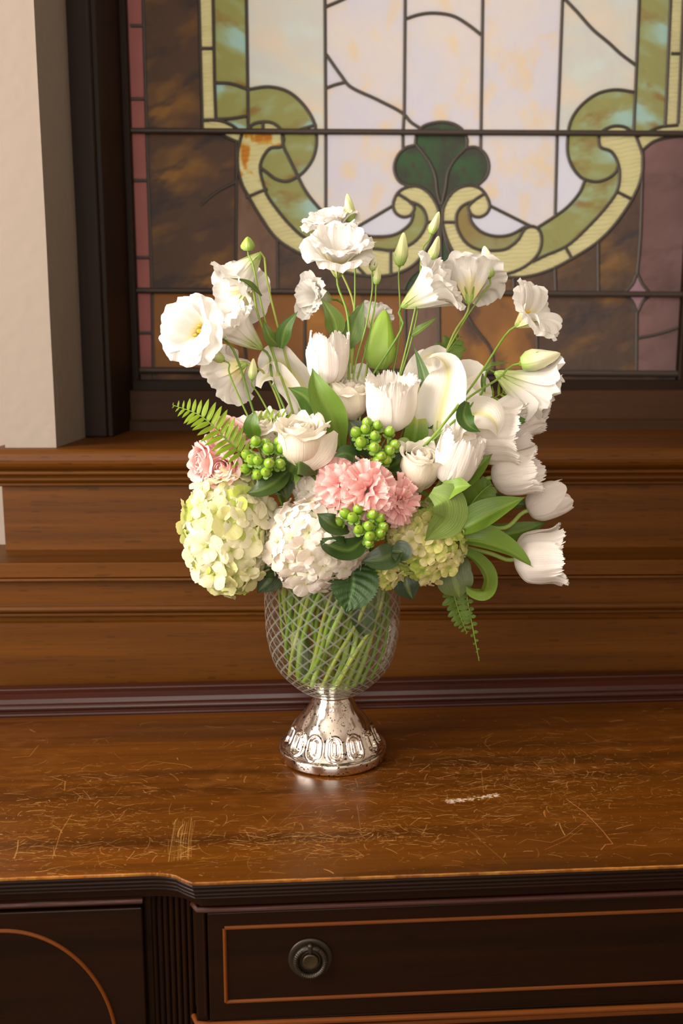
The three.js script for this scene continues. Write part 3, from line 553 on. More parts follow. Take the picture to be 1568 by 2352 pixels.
    for (let i = 0; i < rp.count; i++) { const s = Math.floor(i / 11), a = (s / 144) * Math.PI * 2, w = Math.abs(Math.sin(a * 22)) * 0.0006 * sstep(0.2, 0.5, Math.abs(a - Math.PI) < 2.6 ? 1 : 0); rp.setXYZ(i, rp.getX(i) - rn.getX(i) * w, rp.getY(i) - rn.getY(i) * w, rp.getZ(i) - rn.getZ(i) * w); }
    rg.computeVertexNormals();
    mesh('ring', rg, brass, k);
    mesh('hinge_bail', new THREE.CapsuleGeometry(0.0034, 0.006, 6, 12).translate(0, 0.0172, 0.0072), brass, k);
  }
  // low moulded rail along the back of the top
  const rail = moulding([[-0.205, -0.002], [-0.205, 0.047], [-0.187, 0.047], ...arcPts(-0.187, 0.0445, 0.0025, 90, 0, 4), [-0.1855, 0.038], [-0.186, 0.028], [-0.184, 0.021], ...arcPts(-0.1815, 0.0145, 0.0058, 100, -60, 7, 0.0062), [-0.1785, 0.0065], ...arcPts(-0.1775, 0.0035, 0.0030, 80, -60, 5), [-0.176, -0.002]], XA, XB);
  mesh('back_rail', rail, M.mahoganyRed, SB);
  for (const x of [XA + 0.05, -0.2, 0.72, XB - 0.05]) for (const z of [-0.15, 0.27]) mesh('leg', box(x - 0.025, x + 0.025, -0.95, -0.85, z - 0.025, z + 0.025, 0.004, 'y'), M.mahogany, SB);
}

// ---------- footed vase ----------
const VX = -0.002;
const vase = thing('vase', 'cut glass urn vase with a diamond lattice on a speckled silver foot', 'vase', [VX, TABLE + 0.0008, 0]);
const BOWL = [[0.0200, 0.0985], [0.0285, 0.0972], [0.0405, 0.1018], [0.054, 0.1102], [0.067, 0.1220], [0.0787, 0.1344], [0.089, 0.1522], [0.0972, 0.1841], [0.0994, 0.2057], [0.1006, 0.24], [0.1003, 0.2653], [0.1000, 0.286]];
{
  const pr = new THREE.SplineCurve(BOWL.slice(1).map(([r, y]) => new THREE.Vector2(r, y))).getPoints(70);
  const outer = [...pr], inner = pr.map((p, i) => { const a = pr[Math.max(0, i - 1)], b = pr[Math.min(pr.length - 1, i + 1)], t = b.clone().sub(a).normalize(); return new THREE.Vector2(Math.max(0.0005, p.x - t.y * 0.0032), p.y + t.x * 0.0032); });
  const rim = []; for (let i = 1; i < 6; i++) { const a = Math.PI * i / 6; rim.push(new THREE.Vector2(0.0984 + 0.0016 * Math.cos(a), 0.286 + 0.0016 * Math.sin(a))); }
  const clear = new THREE.MeshPhysicalMaterial({ color: new THREE.Color().setRGB(0.97, 0.98, 0.97), transmission: 1, thickness: 0, roughness: 0.02, ior: 1.5 });
  mesh('glass_bowl', new THREE.LatheGeometry([new THREE.Vector2(0.0005, 0.0975), ...outer, ...rim, ...inner.reverse(), new THREE.Vector2(0.0005, 0.1005)], 128), clear, vase);
  // cut lattice: shallow frosted ribbons wound both ways
  const cut = new THREE.MeshPhysicalMaterial({ color: new THREE.Color().setRGB(0.74, 0.73, 0.66), transmission: 0.9, thickness: 0, roughness: 0.42, ior: 1.5 });
  const arc = [0]; for (let i = 1; i < pr.length; i++) arc.push(arc[i - 1] + pr[i].distanceTo(pr[i - 1]));
  const total = arc.at(-1), N = 26, strips = [];
  const onBowl = (s) => { let i = 1; while (i < pr.length - 1 && arc[i] < s) i++; const t = (s - arc[i - 1]) / (arc[i] - arc[i - 1]); return [lerp(pr[i - 1].x, pr[i].x, t), lerp(pr[i - 1].y, pr[i].y, t), clamp(t, 0, 1), i]; };
  // angle as a function of height: constant slope on the surface
  const steps = 90, phiAt = [0]; for (let j = 1; j <= steps; j++) { const [r] = onBowl(total * (j - 0.5) / steps); phiAt.push(phiAt[j - 1] + (total / steps) * 1.22 / Math.max(r, 0.045)); }
  for (const dir of [1, -1]) for (let k = 0; k < N; k++) {
    const pos = [], ind = [], wob = rr(-0.01, 0.01);
    for (let j = 0; j <= steps; j++) {
      const s = total * (0.02 + 0.965 * j / steps), [r, y, , i] = onBowl(s), a = k / N * Math.PI * 2 + dir * phiAt[j] + wob + dir * 0.02, ts = pr[i].clone().sub(pr[i - 1]).normalize();
      const w = 0.00135 * (0.6 + 0.4 * sstep(0.03, 0.09, r)), nx = ts.y, ny = -ts.x;
      const da = -dir * 0.0 + w * 0.62 / r, ds = w * 0.8;
      for (const [q, dep] of [[-1, 0.00005], [0, 0.00028], [1, 0.00005]]) {
        const aa = a + q * da, sr = r - q * dir * ds * ts.x + nx * dep, sy = y - q * dir * ds * ts.y + ny * dep;
        pos.push(sr * Math.sin(aa), sy, sr * Math.cos(aa));
      }
      if (j) for (let q = 0; q < 2; q++) { const b = (j - 1) * 3 + q; ind.push(b, b + 1, b + 3, b + 1, b + 4, b + 3); }
    }
    const g = new THREE.BufferGeometry(); g.setAttribute('position', new THREE.Float32BufferAttribute(pos, 3)); g.setIndex(ind); g.computeVertexNormals(); strips.push(g);
  }
  mesh('cut_lattice', mergeGeometries(strips), cut, vase).userData.label = 'frosted diamond lattice cut into the glass';
  // silver foot with thumbprints
  const sp = [[0.0005, 0], [0.0790, 0], [0.0815, 0.0008], [0.0826, 0.0030], [0.0830, 0.0080], [0.0829, 0.0135], [0.0818, 0.0158], [0.0795, 0.0170], [0.0772, 0.0168], [0.0752, 0.0178], [0.0728, 0.0205], [0.0700, 0.0245], [0.0672, 0.0295], [0.0648, 0.0345], [0.0624, 0.0400], [0.0600, 0.0450], [0.0572, 0.0500], [0.0536, 0.0555], [0.0496, 0.0605], [0.0452, 0.0655], [0.0412, 0.0705], [0.0378, 0.0755], [0.0352, 0.0800], [0.0330, 0.0845], [0.0308, 0.0885], [0.0286, 0.0920], [0.0278, 0.0945], [0.0282, 0.0965], [0.0300, 0.0985], [0.0285, 0.0990], [0.0005, 0.0990]];
  const fc = [...sp.slice(0, 3).map(([r, y]) => new THREE.Vector2(r, y)), ...new THREE.SplineCurve(sp.slice(3, 28).map(([r, y]) => new THREE.Vector2(r, y))).getPoints(170), ...sp.slice(28).map(([r, y]) => new THREE.Vector2(r, y))];
  const g = new THREE.LatheGeometry(fc, 420), p = g.attributes.position;
  for (let i = 0; i < p.count; i++) {
    const x = p.getX(i), y = p.getY(i), z = p.getZ(i), r = Math.hypot(x, z), a = Math.atan2(x, z);
    let d = 0;
    if (y > 0.014 && y < 0.06 && r > 0.04) {
      const step = Math.PI * 2 / 13, k = ((a / step + 0.42) % 1 + 1) % 1 - 0.5, px = k * step * 0.066, yy = clamp(y, 0.0285, 0.0400), q = Math.hypot(px, (y - yy) * 1.12), R = 0.0112;
      const e = R - q;                                              // > 0 inside the thumbprint
      d = 0.0016 * Math.exp(-Math.pow((e - 0.0002) / 0.0018, 2)) - 0.0034 * sstep(0.0008, 0.0046, e) + 0.0030 * sstep(0.0048, 0.0096, e);
    }
    d += (fbm(nA, a / 6.2832 + 0.5, y * 4, 40, 14, 2) - 0.5) * 0.0004 * sstep(0.01, 0.03, y);
    const f = r > 0.002 ? (r + d) / r : 1;
    p.setXYZ(i, x * f, y + d * 0.35, z * f);
  }
  g.computeVertexNormals();
  const speck = dataTex(1024, 512, (u, v) => {
    const a = fbm(nD, u, v, 150, 60, 2), b = fbm(nB, u, v, 12, 6, 4), sp2 = a > 0.71 - 0.06 * b + (fbm(nC, u, v, 24, 12, 3) < 0.52 ? 0.12 : 0) ? 1 : 0;
    const c = mix3([246, 236, 228], [222, 206, 196], clamp((b - 0.35) * 1.6, 0, 1));
    return mix3(c, [70, 52, 42], sp2 * 0.85);
  }, true);
  const rough = dataTex(512, 256, (u, v) => { const b = fbm(nB, u, v, 12, 6, 4), f = 255 * (0.45 + 0.7 * clamp(b - 0.3, 0, 1)); return [f, f, f]; });
  const silver = new THREE.MeshStandardMaterial({ map: speck, metalness: 1, roughness: 0.22, roughnessMap: rough });
  mesh('foot', g, silver, vase).userData.label = 'speckled silver foot with a ring of thumbprints';
}

// ---------- flowers: petals, leaves, stems ----------
const lin = (r, g, b) => new THREE.Color().setRGB(r / 255, g / 255, b / 255, THREE.SRGBColorSpace);
const la = (r, g, b) => lin(r, g, b).toArray();
const veinBump = dataTex(256, 256, (u, v) => { const f = 255 * (0.55 * fbm(nC, u, v, 48, 3, 2) + 0.45 * fbm(nA, u, v, 8, 8, 3)); return [f, f, f]; });
const petalMat = (o = {}) => new THREE.MeshPhysicalMaterial({ color: 0xffffff, vertexColors: true, side: THREE.DoubleSide, roughness: 0.96, transmission: 0.38, thickness: 0, bumpMap: veinBump, bumpScale: 0.0005, ...o });
const leafMat = (o = {}) => new THREE.MeshPhysicalMaterial({ color: 0xffffff, vertexColors: true, side: THREE.DoubleSide, roughness: 0.5, bumpMap: veinBump, bumpScale: 0.0006, clearcoat: 0.12, clearcoatRoughness: 0.4, ...o });
const F = { petal: petalMat(), leaf: leafMat(), glossy: leafMat({ roughness: 0.38, clearcoat: 0.3 }), stem: new THREE.MeshStandardMaterial({ color: lin(122, 154, 58), roughness: 0.5 }), stemPale: new THREE.MeshStandardMaterial({ color: lin(150, 176, 84), roughness: 0.5 }), stemDark: new THREE.MeshStandardMaterial({ color: lin(52, 88, 34), roughness: 0.5 }), yellow: new THREE.MeshStandardMaterial({ color: lin(236, 196, 62), roughness: 0.7 }) };
F.stems = [[118, 148, 48], [102, 136, 48], [146, 158, 66], [128, 150, 48]].map((c) => new THREE.MeshStandardMaterial({ color: lin(...c), roughness: 0.5 }));
const WHITE = la(246, 242, 236), IVORY = la(247, 240, 226), CREAM = la(248, 236, 216), BLUSH = la(246, 228, 214), GREENISH = la(214, 224, 150), PINK = la(252, 212, 206), PINKDEEP = la(247, 182, 176), YELLOWISH = la(246, 236, 170);
const LEAF = la(84, 118, 26), LEAFDARK = la(50, 76, 22), LEAFBLUE = la(88, 118, 48), LEAFPALE = la(146, 168, 74), LIME = la(138, 164, 40);
const TAU = Math.PI * 2;

// One petal in its own axes: it rises along +y from the base and faces outward along +z.
function petal(o) {
  const pr = curve1(o.r), py = curve1(o.y), pw = curve1(o.w), cup = curve1(o.cup || [0, 0]);
  const nu = o.nu || 16, nv = o.nv || 14, sd = o.seed || 1, R = (k) => { const x = Math.sin(k * 127.1 + sd * 311.7) * 43758.5453; return x - Math.floor(x); };
  const ph = R(1) * TAU, ph2 = R(2) * TAU, rf = o.ruffle || 0, rn = o.waves || 2.2, jag = o.jag || 0;
  const L = o.L || ((u) => 1 - 0.3 * Math.pow(Math.abs(u), 2.4));
  return gridGeo(nu, nv, (u, v, i) => {
    const cutIn = jag ? jag * (o.saw ? (i % 2) * (0.5 + R(i + 9)) : Math.pow(R(i + 9), 1.5)) : 0;
    const t = v * L(u) * (1 - cutIn * sstep(0.82, 1, v)), e = 0.004, k = cup(t), x = u * pw(t);
    let tr = pr(Math.min(1, t + e)) - pr(Math.max(0, t - e)), ty = py(Math.min(1, t + e)) - py(Math.max(0, t - e));
    const q = Math.hypot(tr, ty) || 1; tr /= q; ty /= q;
    const a = x * k, X = Math.abs(k) > 1e-4 ? Math.sin(a) / k : x;
    let d = Math.abs(k) > 1e-4 ? -(1 - Math.cos(a)) / k : 0;
    d += rf * Math.pow(t, 1.6) * (Math.sin(u * rn * Math.PI + ph) * (0.35 + 0.65 * Math.abs(u)) + 0.5 * Math.sin(u * rn * 5.3 + ph2) * t);
    if (o.roll) d += o.roll * Math.pow(Math.abs(u), 4) * t;             // edges turned outward
    if (o.keel) d += o.keel * Math.exp(-Math.pow(u / 0.16, 2)) * Math.sin(Math.PI * Math.min(1, t * 1.1));
    if (jag) d += (R(i * 3 + 5) - 0.5) * jag * 0.6 * Math.pow(v, 14);
    return [X, py(t) - tr * d, pr(t) + ty * d, t];
  }, o.col || (() => WHITE));
}
const tint = (base, top, t0, t1) => (u, t) => mix3(base, top, sstep(t0, t1, t));
const UP = new THREE.Vector3(0, 1, 0);
function frameOf(axis, roll = 0) { return new THREE.Quaternion().setFromUnitVectors(UP, V(axis).normalize()).multiply(new THREE.Quaternion().setFromAxisAngle(UP, roll)); }
const local = (p, parent) => V(p).sub(parent.position);
// a ring of petals about an axis
function ring(parent, base, q, size, geos, mat, n, phase, o = {}) {
  for (let k = 0; k < n; k++) {
    const m = mesh(o.name || 'petal', geos[k % geos.length], mat, parent);
    m.position.copy(local(base, parent)).add(new THREE.Vector3(0, (o.lift || 0) * size, 0).applyQuaternion(q));
    m.quaternion.copy(q).multiply(new THREE.Quaternion().setFromAxisAngle(UP, phase + k / n * TAU + rr(-1, 1) * (o.jitter ?? 0.08)))
      .multiply(new THREE.Quaternion().setFromAxisAngle(new THREE.Vector3(1, 0, 0), (o.tilt || 0) + rr(-1, 1) * (o.tiltJitter ?? 0.05)));
    m.scale.setScalar(size * (1 + rr(-1, 1) * (o.sizeJitter ?? 0.04)));
  }
}
// A leaf laid along a line of points; 'face' is roughly the way its upper side looks.
function leafGeo(pts, width, face = [0, 0.3, 1], o = {}) {
  const c = new THREE.CatmullRomCurve3(pts.map(V), false, 'centripetal'), nv = o.nv || 26, nu = o.nu || 8;
  const w = curve1(o.shape || [0.35, 0.8, 1, 0.85, 0.5, 0.02]), F0 = V(face), S = [];
  const warm = (c) => [c[0] * 0.76, c[1] * 0.7, c[2] * 0.34], col = o.petal ? o.color : warm(o.color || LEAF), rib = o.rib || mix3(col, LEAFPALE, 0.45), fold = o.fold ?? 0.25, ph = (o.seed || 1) * 2.3;
  for (let j = 0; j <= nv; j++) {
    const t = j / nv, T = c.getTangent(t), fc = o.faceEnd ? F0.clone().lerp(V(o.faceEnd), o.late ? sstep(0.3, 0.8, t) : t) : F0, s = T.clone().cross(fc).normalize(), n = s.clone().cross(T).normalize();
    S.push([c.getPoint(t), s, n]);
  }
  return gridGeo(nu, nv, (u, v, i, j) => {
    const [p, s, n] = S[j]; let h = width * 0.5 * w(v);
    if (o.serrate && Math.abs(u) > 0.99) h *= 1 + o.serrate * (j % 2 ? 1 : -1);
    const d = fold * h * (Math.abs(u) - 0.5) + (o.wave || 0) * width * Math.sin(v * 9 + ph + u * 1.5) * Math.abs(u) + (o.quilt || 0) * width * Math.abs(Math.sin((v * 7 - Math.abs(u) * 1.6) * Math.PI)) * Math.min(1, (1 - Math.abs(u)) * 3) - (o.cup || 0) * h * u * u;
    return [p.x + s.x * h * u + n.x * d, p.y + s.y * h * u + n.y * d, p.z + s.z * h * u + n.z * d];
  }, (u, v) => { const m = Math.exp(-Math.pow(u / (o.ribWidth || 0.09), 2)), g = mix3(col, rib, m * (o.ribbed ?? 0.7)); return o.tip ? mix3(g, o.tip, sstep(0.5, 1, v)) : g; });
}
const leaf = (parent, pts, width, face, o = {}) => put(o.name || 'leaf', leafGeo(pts, width, face, o), o.mat || F.leaf, parent);
// stems run from the flower down through the mouth of the vase into the bowl
// Every stem takes its own place in the mouth; below it the whole bundle is twisted, so that stems cross without touching.
const SLOTS = []; for (let k = 0; k < 84; k++) { const r = 0.086 * Math.sqrt((k + 0.6) / 84), a = k * 2.39996; SLOTS.push([r * Math.sin(a), r * Math.cos(a), false]); }
function mouthAndFoot(a, spread = 0.7) {
  const px = Math.sin(a) * 0.078 * spread, pz = Math.cos(a) * 0.078 * spread;
  let best = null, d = 9; for (const s of SLOTS) { const e = Math.hypot(s[0] - px, s[1] - pz); if (!s[2] && e < d) { d = e; best = s; } }
  best[2] = true;
  const [x, z] = best, inner = Math.hypot(x, z) < 0.05, th = inner ? -1.35 : 0.95, k = inner ? 0.9 : 0.74, c = Math.cos(th) * k, n = Math.sin(th) * k, fr = Math.hypot(x, z) * k;
  const at = (t, y) => { const w = 1 + 0.16 * Math.sin(Math.PI * clamp(t, 0, 1)); return [VX + w * lerp(x, x * c - z * n, t), TABLE + y, w * lerp(z, x * n + z * c, t)]; };
  const stray = (p, d) => [p[0] + rr(-d, d), p[1], p[2] + rr(-d, d)];
  return [at(-0.02, 0.292), stray(at(0.35, 0.235), 0.006), stray(at(0.7, 0.172), 0.007), stray(at(1, 0.109 + 0.7 * Math.max(0, fr - 0.03)), 0.004)];
}
function stemTo(parent, base, axis, via, a, r = 0.0022, mat = F.stem, spread = 0.8, bow = 0.03) {
  const b = V(base), n = V(axis).normalize();
  const pts = [b.clone().addScaledVector(n, 0.002), b.clone().addScaledVector(n, -bow * 0.45), ...via, ...mouthAndFoot(a, spread)];
  const w = tube(pts, r, clamp(r * 2, 0.0027, 0.0042), 56, 8, false, true);
  return put('stem', w, mat === F.stem ? F.stems[Math.floor(rnd() * 4)] : mat, parent);
}
const sepalGeo = (w, len, curl, col) => petal({ r: [0.05, 0.22, 0.34 + curl * 0.5, 0.4 + curl], y: [0, 0.25 * len, 0.65 * len, len], w: [w * 0.7, w, w * 0.7, w * 0.3], L: (u) => 1 - 0.5 * Math.abs(u), cup: [1.4, 1.4], nu: 4, nv: 8, col: tint(col, mix3(col, LEAFPALE, 0.4), 0, 1) });
const SEPALS = [sepalGeo(0.1, 1, 0.1, LIME), sepalGeo(0.09, 1.1, 0.25, LIME)];
const CALYX = lathe([[0.0, -0.12], [0.09, -0.1], [0.16, 0.0], [0.24, 0.18], [0.27, 0.32], [0.2, 0.4]], 14);

// ----- lisianthus -----
const LIZ_L = (u) => 1 - 0.26 * Math.pow(Math.abs(u), 2.6) + 0.03 * Math.sin(u * 7);
const lizCol = (base) => (u, t) => mix3(base, WHITE, sstep(0.12, 0.5, t));
const lizOpen = [1, 2, 3].map((s) => petal({ r: [0.05, 0.2, 0.45, 0.78, 1.08], y: [0, 0.42, 0.72, 0.9, 0.86], w: [0.1, 0.36, 0.6, 0.74, 0.66], cup: [1.6, 1.2, 0.8, 0.3], ruffle: 0.085, waves: 2.1 + s * 0.4, seed: s, L: LIZ_L, nu: 22, nv: 18, col: lizCol(YELLOWISH), jag: 0.03 }));
const lizCup = [4, 5, 6].map((s) => petal({ r: [0.05, 0.28, 0.48, 0.72, 1.14], y: [0, 0.5, 0.95, 1.34, 1.5], w: [0.1, 0.36, 0.56, 0.68, 0.6], cup: [2, 1.6, 1.2, 0.5], ruffle: 0.13, waves: 1.9 + s * 0.25, seed: s, L: LIZ_L, nu: 22, nv: 18, col: lizCol(GREENISH), jag: 0.03 }));
const lizInner = [7, 8, 9].map((s) => petal({ r: [0.03, 0.14, 0.26, 0.42, 0.52], y: [0, 0.42, 0.74, 1.0, 1.12], w: [0.08, 0.28, 0.46, 0.5, 0.4], cup: [2.6, 2.2, 1.6, 1], ruffle: 0.065, waves: 1.6 + s * 0.1, seed: s, L: LIZ_L, nu: 18, nv: 14, col: lizCol(YELLOWISH), jag: 0.04 }));
const STIGMA = mergeGeometries([lathe([[0, 0.05], [0.05, 0.1], [0.08, 0.35], [0.05, 0.5], [0, 0.52]], 10), ...[0, 1, 2, 3, 4].map((k) => new THREE.SphereGeometry(0.05, 8, 6).scale(1, 1.6, 0.7).translate(0.15 * Math.sin(k * 1.257), 0.48 + 0.03 * (k % 2), 0.15 * Math.cos(k * 1.257)))].map((g) => { g = g.index ? g.toNonIndexed() : g; return g; }));
function lisianthus(o) {
  const t = thing('lisianthus', o.label, 'flower', [VX, TABLE + 0.13, 0], o.group), q = frameOf(o.axis, o.roll || 0), R = o.size, n = V(o.axis).normalize();
  const base = V(o.at).addScaledVector(n, -R * (o.back ?? (o.cup ? 0.95 : 0.55)));
  ring(t, base, q, R, o.cup ? lizCup : lizOpen, F.petal, 5, o.phase || 0, { tilt: o.tilt || 0, tiltJitter: 0.1, jitter: 0.14, sizeJitter: 0.07 });
  if (o.double) { ring(t, base, q, R * 0.98, o.cup ? lizCup : lizOpen, F.petal, 5, 0.63, { tilt: -0.22, lift: 0.1, tiltJitter: 0.14, jitter: 0.2 }); ring(t, base, q, R * 1.05, lizInner, F.petal, 3, 0.3, { tilt: -0.02, lift: 0.14, tiltJitter: 0.2, jitter: 0.25 }); ring(t, base, q, R * 0.8, lizInner, F.petal, 3, 0.9, { tilt: -0.12, lift: 0.22, tiltJitter: 0.2, jitter: 0.3 }); }
  else ring(t, base, q, R * 0.96, o.cup ? lizCup : lizOpen, F.petal, o.inner ?? 3, 0.6, { tilt: -0.16, lift: 0.06, tiltJitter: 0.12, jitter: 0.2 });
  if (!o.double) { const s = mesh('stamens', STIGMA, F.yellow, t); s.position.copy(local(base, t)); s.quaternion.copy(q); s.scale.setScalar(R * 1.1); }
  const c = mesh('calyx', CALYX, F.stemPale, t); c.position.copy(local(base, t)); c.quaternion.copy(q); c.scale.setScalar(R * 0.62);
  ring(t, base, q, R * 0.62, SEPALS, F.leaf, 5, 0.4, { name: 'sepal', jitter: 0.1 });
  const end = base.clone().addScaledVector(n, -R * 0.08);
  stemTo(t, end, o.stemAxis || o.axis, o.via || [], o.a, o.r || 0.0016, F.stem, o.spread, o.bow ?? 0.025);
  for (const l of o.leaves || []) leaf(t, l[0], l[1], l[2], { color: LEAFBLUE, shape: [0.3, 0.85, 1, 0.75, 0.4, 0.02], nv: 18, ...(l[3] || {}) });
  for (const b of o.buds || []) bud(t, b);
  return t;
}
// a bud on its own short stalk; part of the stem it grows from
function budGeo(twist, fat, green) {
  const g = lathe([[0.004, 0], [0.16 * fat, 0.03], [0.25 * fat, 0.18], [0.27 * fat, 0.36], [0.22 * fat, 0.58], [0.15 * fat, 0.78], [0.09 * fat, 0.92], [0.03, 1.0], [0.001, 1.01]], 30), p = g.attributes.position, C = [];
  for (let i = 0; i < p.count; i++) {
    const y = p.getY(i), r = Math.hypot(p.getX(i), p.getZ(i)), a = Math.atan2(p.getX(i), p.getZ(i)), k = Math.sin(a * 3 + y * twist), f = 1 + 0.11 * k * sstep(0.02, 0.25, y);
    p.setXYZ(i, r * f * Math.sin(a), y, r * f * Math.cos(a));
    C.push(...mix3(mix3(la(150, 182, 84), green, sstep(0.05, 0.5, y)), mix3(green, la(150, 176, 80), 0.5), clamp(-k * 0.5, 0, 1) * 0.6));
  }
  g.setAttribute('color', new THREE.Float32BufferAttribute(C, 3)); g.computeVertexNormals(); return g;
}
const BUDS = { pale: budGeo(5, 0.8, la(226, 228, 168)), cream: budGeo(6, 0.95, la(240, 236, 206)), green: budGeo(3, 1.9, la(160, 186, 84)), big: budGeo(4, 1.0, la(238, 234, 196)), lily: budGeo(0.6, 0.98, la(150, 186, 62)) };
function bud(t, b) {
  const n = V(b.axis).normalize(), q = frameOf(n, b.roll || 0), base = V(b.at).addScaledVector(n, -b.size * 0.5);
  const m = mesh('bud', BUDS[b.kind || 'pale'], F.leaf, t); m.position.copy(local(base, t)); m.quaternion.copy(q); m.scale.setScalar(b.size);
  ring(t, base.clone().addScaledVector(n, -b.size * 0.04), q, b.size * (b.sepal || 0.42), SEPALS, F.leaf, 5, 0.2, { name: 'sepal' });
  if (b.stalk) put('stalk', tube([base.clone().addScaledVector(n, 0.001), base.clone().addScaledVector(n, -b.size * 0.25), ...b.stalk], b.r || 0.0011, 0.0014, 26, 7), F.stem, t);
}

// ----- tulips -----
const tulCol = (u, t) => mix3(la(226, 226, 176), mix3(WHITE, BLUSH, 0.25), sstep(0.0, 0.22, t));
const TUL_L = (u) => 1 - 0.36 * Math.pow(Math.abs(u), 1.9);
const tulipSet = (jag, top, belly, point = 0.34) => [1, 2, 3].map((s) => petal({ r: [0.03, 0.2, belly - 0.05, belly + 0.01, belly, top], y: [0, 0.035, 0.2, 0.48, 0.77, 1.0], w: [0.1, 0.24, 0.37, 0.42, 0.38, 0.3], cup: [2.2, 2.3, 2.3, 2.3, 2.1, 1.7], ruffle: 0.018, waves: 2.6, seed: s + jag * 90 + 3, L: (u) => 1 - point * Math.pow(Math.abs(u), 2), jag, nu: jag ? 54 : 20, nv: 20, keel: -0.012, col: tulCol }));
const TULIPS = { closed: tulipSet(0.075, 0.33, 0.37), open: tulipSet(0.085, 0.46, 0.42, 0.2), smooth: tulipSet(0, 0.34, 0.39, 0.4), wide: tulipSet(0.085, 0.6, 0.5, 0.16) };
function tulip(o) {
  const t = thing('tulip', o.label, 'flower', [VX, TABLE + 0.13, 0]), n = V(o.axis).normalize(), q = frameOf(n, o.roll || 0), H = o.size, base = V(o.at).addScaledVector(n, -H * 0.5), set = TULIPS[o.kind || 'closed'];
  ring(t, base, q, H, set, F.petal, 3, 0, { lift: 0.01, tilt: o.innerTilt || 0, tiltJitter: 0.03, sizeJitter: 0.03 });
  ring(t, base, q, H * 0.99, set, F.petal, 3, Math.PI / 3, { tilt: 0.05 + (o.outerTilt || 0), tiltJitter: o.loose || 0.03, sizeJitter: 0.03 });
  const p = mesh('pistil', STIGMA, F.stemPale, t); p.position.copy(local(base, t)); p.quaternion.copy(q); p.scale.setScalar(H * 0.6);
  if (o.stem !== false) stemTo(t, base, o.axis, o.via || [], o.a, 0.0032, F.stemPale, o.spread, o.bow ?? 0.02);
  for (const l of o.leaves || []) leaf(t, l[0], l[1], l[2], { color: la(104, 142, 64), fold: 0.45, nv: 30, ...(l[3] || {}) });
  return t;
}

// ----- roses -----
const roseSets = (cin, cout, ctip) => {
  const col = (u, t) => mix3(mix3(la(226, 222, 170), cin, sstep(0, 0.3, t)), mix3(cout, ctip, sstep(0.85, 1, t)), sstep(0.25, 0.9, t));
  const layer = (r, h, lip, s, w = 1.5) => petal({ r: [0.05, 0.66 * r, 0.94 * r, r, 0.97 * r, r + lip * 0.2, r + lip], y: [0.12 - r * 0.16, 0.3 * h, 0.5 * h, 0.72 * h, 0.88 * h, 0.985 * h, h - lip * 0.25], w: [r * 0.5, r * 1.0, r * w, r * w * 1.04, r * w * 0.98, r * w * 0.85, r * w * 0.7], cup: [1.25 / r, 1.08 / r, 1.0 / r, 1 / r, 0.96 / r, 0.75 / r], ruffle: 0.018 + lip * 0.12, waves: 1.5, seed: s, roll: lip * 0.7, L: (u) => 1 - 0.16 * Math.pow(Math.abs(u), 2.2) + 0.015 * Math.sin(u * 5 + s), nu: 22, nv: 20, col });
  const set = (r, h, lip, s, w) => [0, 1, 2].map((k) => layer(r * (1 + 0.04 * k), h * (1 - 0.012 * k), lip * (0.8 + 0.25 * k), s + k, w));
  return { layers: [set(0.13, 1.6, -0.08, 1, 1.9), set(0.25, 1.6, -0.1, 4, 1.8), set(0.38, 1.58, -0.08, 7, 1.6), set(0.51, 1.54, 0.02, 10, 1.45), set(0.63, 1.5, 0.11, 13, 1.35), set(0.72, 1.42, 0.2, 16, 1.1)],
    open: [10, 11].map((s) => petal({ r: [0.05, 0.5, 0.74, 0.92, 1.08, 1.18], y: [0, 0.18, 0.52, 0.86, 1.08, 1.0], w: [0.2, 0.5, 0.68, 0.72, 0.62, 0.46], cup: [1.6, 1.3, 1.0, 0.6], ruffle: 0.05, seed: s, roll: 0.12, L: (u) => 1 - 0.22 * u * u, nu: 20, nv: 16, col })) };
};
const ROSES = { cream: roseSets(CREAM, IVORY, la(248, 240, 222)), pink: roseSets(PINKDEEP, PINK, la(252, 222, 214)) };
const roseSepal = [petal({ r: [0.05, 0.36, 0.6, 0.7], y: [0, 0.0, -0.12, -0.3], w: [0.1, 0.12, 0.07, 0.02], L: (u) => 1 - 0.4 * Math.abs(u), nu: 4, nv: 8, col: () => LEAF })];
function rose(o) {
  const t = thing(o.name || 'rose', o.label, 'flower', [VX, TABLE + 0.13, 0]), n = V(o.axis).normalize(), q = frameOf(n, o.roll || 0), R = o.size, base = V(o.at).addScaledVector(n, -R * 0.85), S = ROSES[o.kind || 'cream'];
  S.layers.slice(0, o.layers || 6).forEach((set, k) => ring(t, base, q, R, set, F.petal, k === 5 ? (o.wraps ?? 3) : k ? 3 : 2, k * 0.85 + (o.phase || 0), { jitter: 0.15, tiltJitter: 0.02 + k * 0.008, sizeJitter: 0.015 }));
  for (const [a, tilt, s] of o.open || []) ring(t, base, q, R * (s || 1), S.open, F.petal, 1, a, { tilt, jitter: 0, tiltJitter: 0 });
  for (const e of o.extra || []) put('petal', leafGeo(e[0], e[1], e[2], { petal: true, color: mix3(CREAM, IVORY, 0.5), rib: CREAM, shape: [0.4, 0.85, 1, 0.95, 0.7, 0.25], fold: 0.1, cup: 0.2, wave: 0.03 }), F.petal, t);
  const hip = mesh('calyx', CALYX, F.stem, t); hip.position.copy(local(base, t)); hip.quaternion.copy(q); hip.scale.setScalar(R * 0.6);
  ring(t, base, q, R, roseSepal, F.leaf, 5, 0.5, { name: 'sepal' });
  stemTo(t, base, o.axis, o.via || [], o.a, 0.0028, F.stem, o.spread, 0.02);
  for (const l of o.leaves || []) leaf(t, l[0], l[1], l[2], l[3]);
  return t;
}
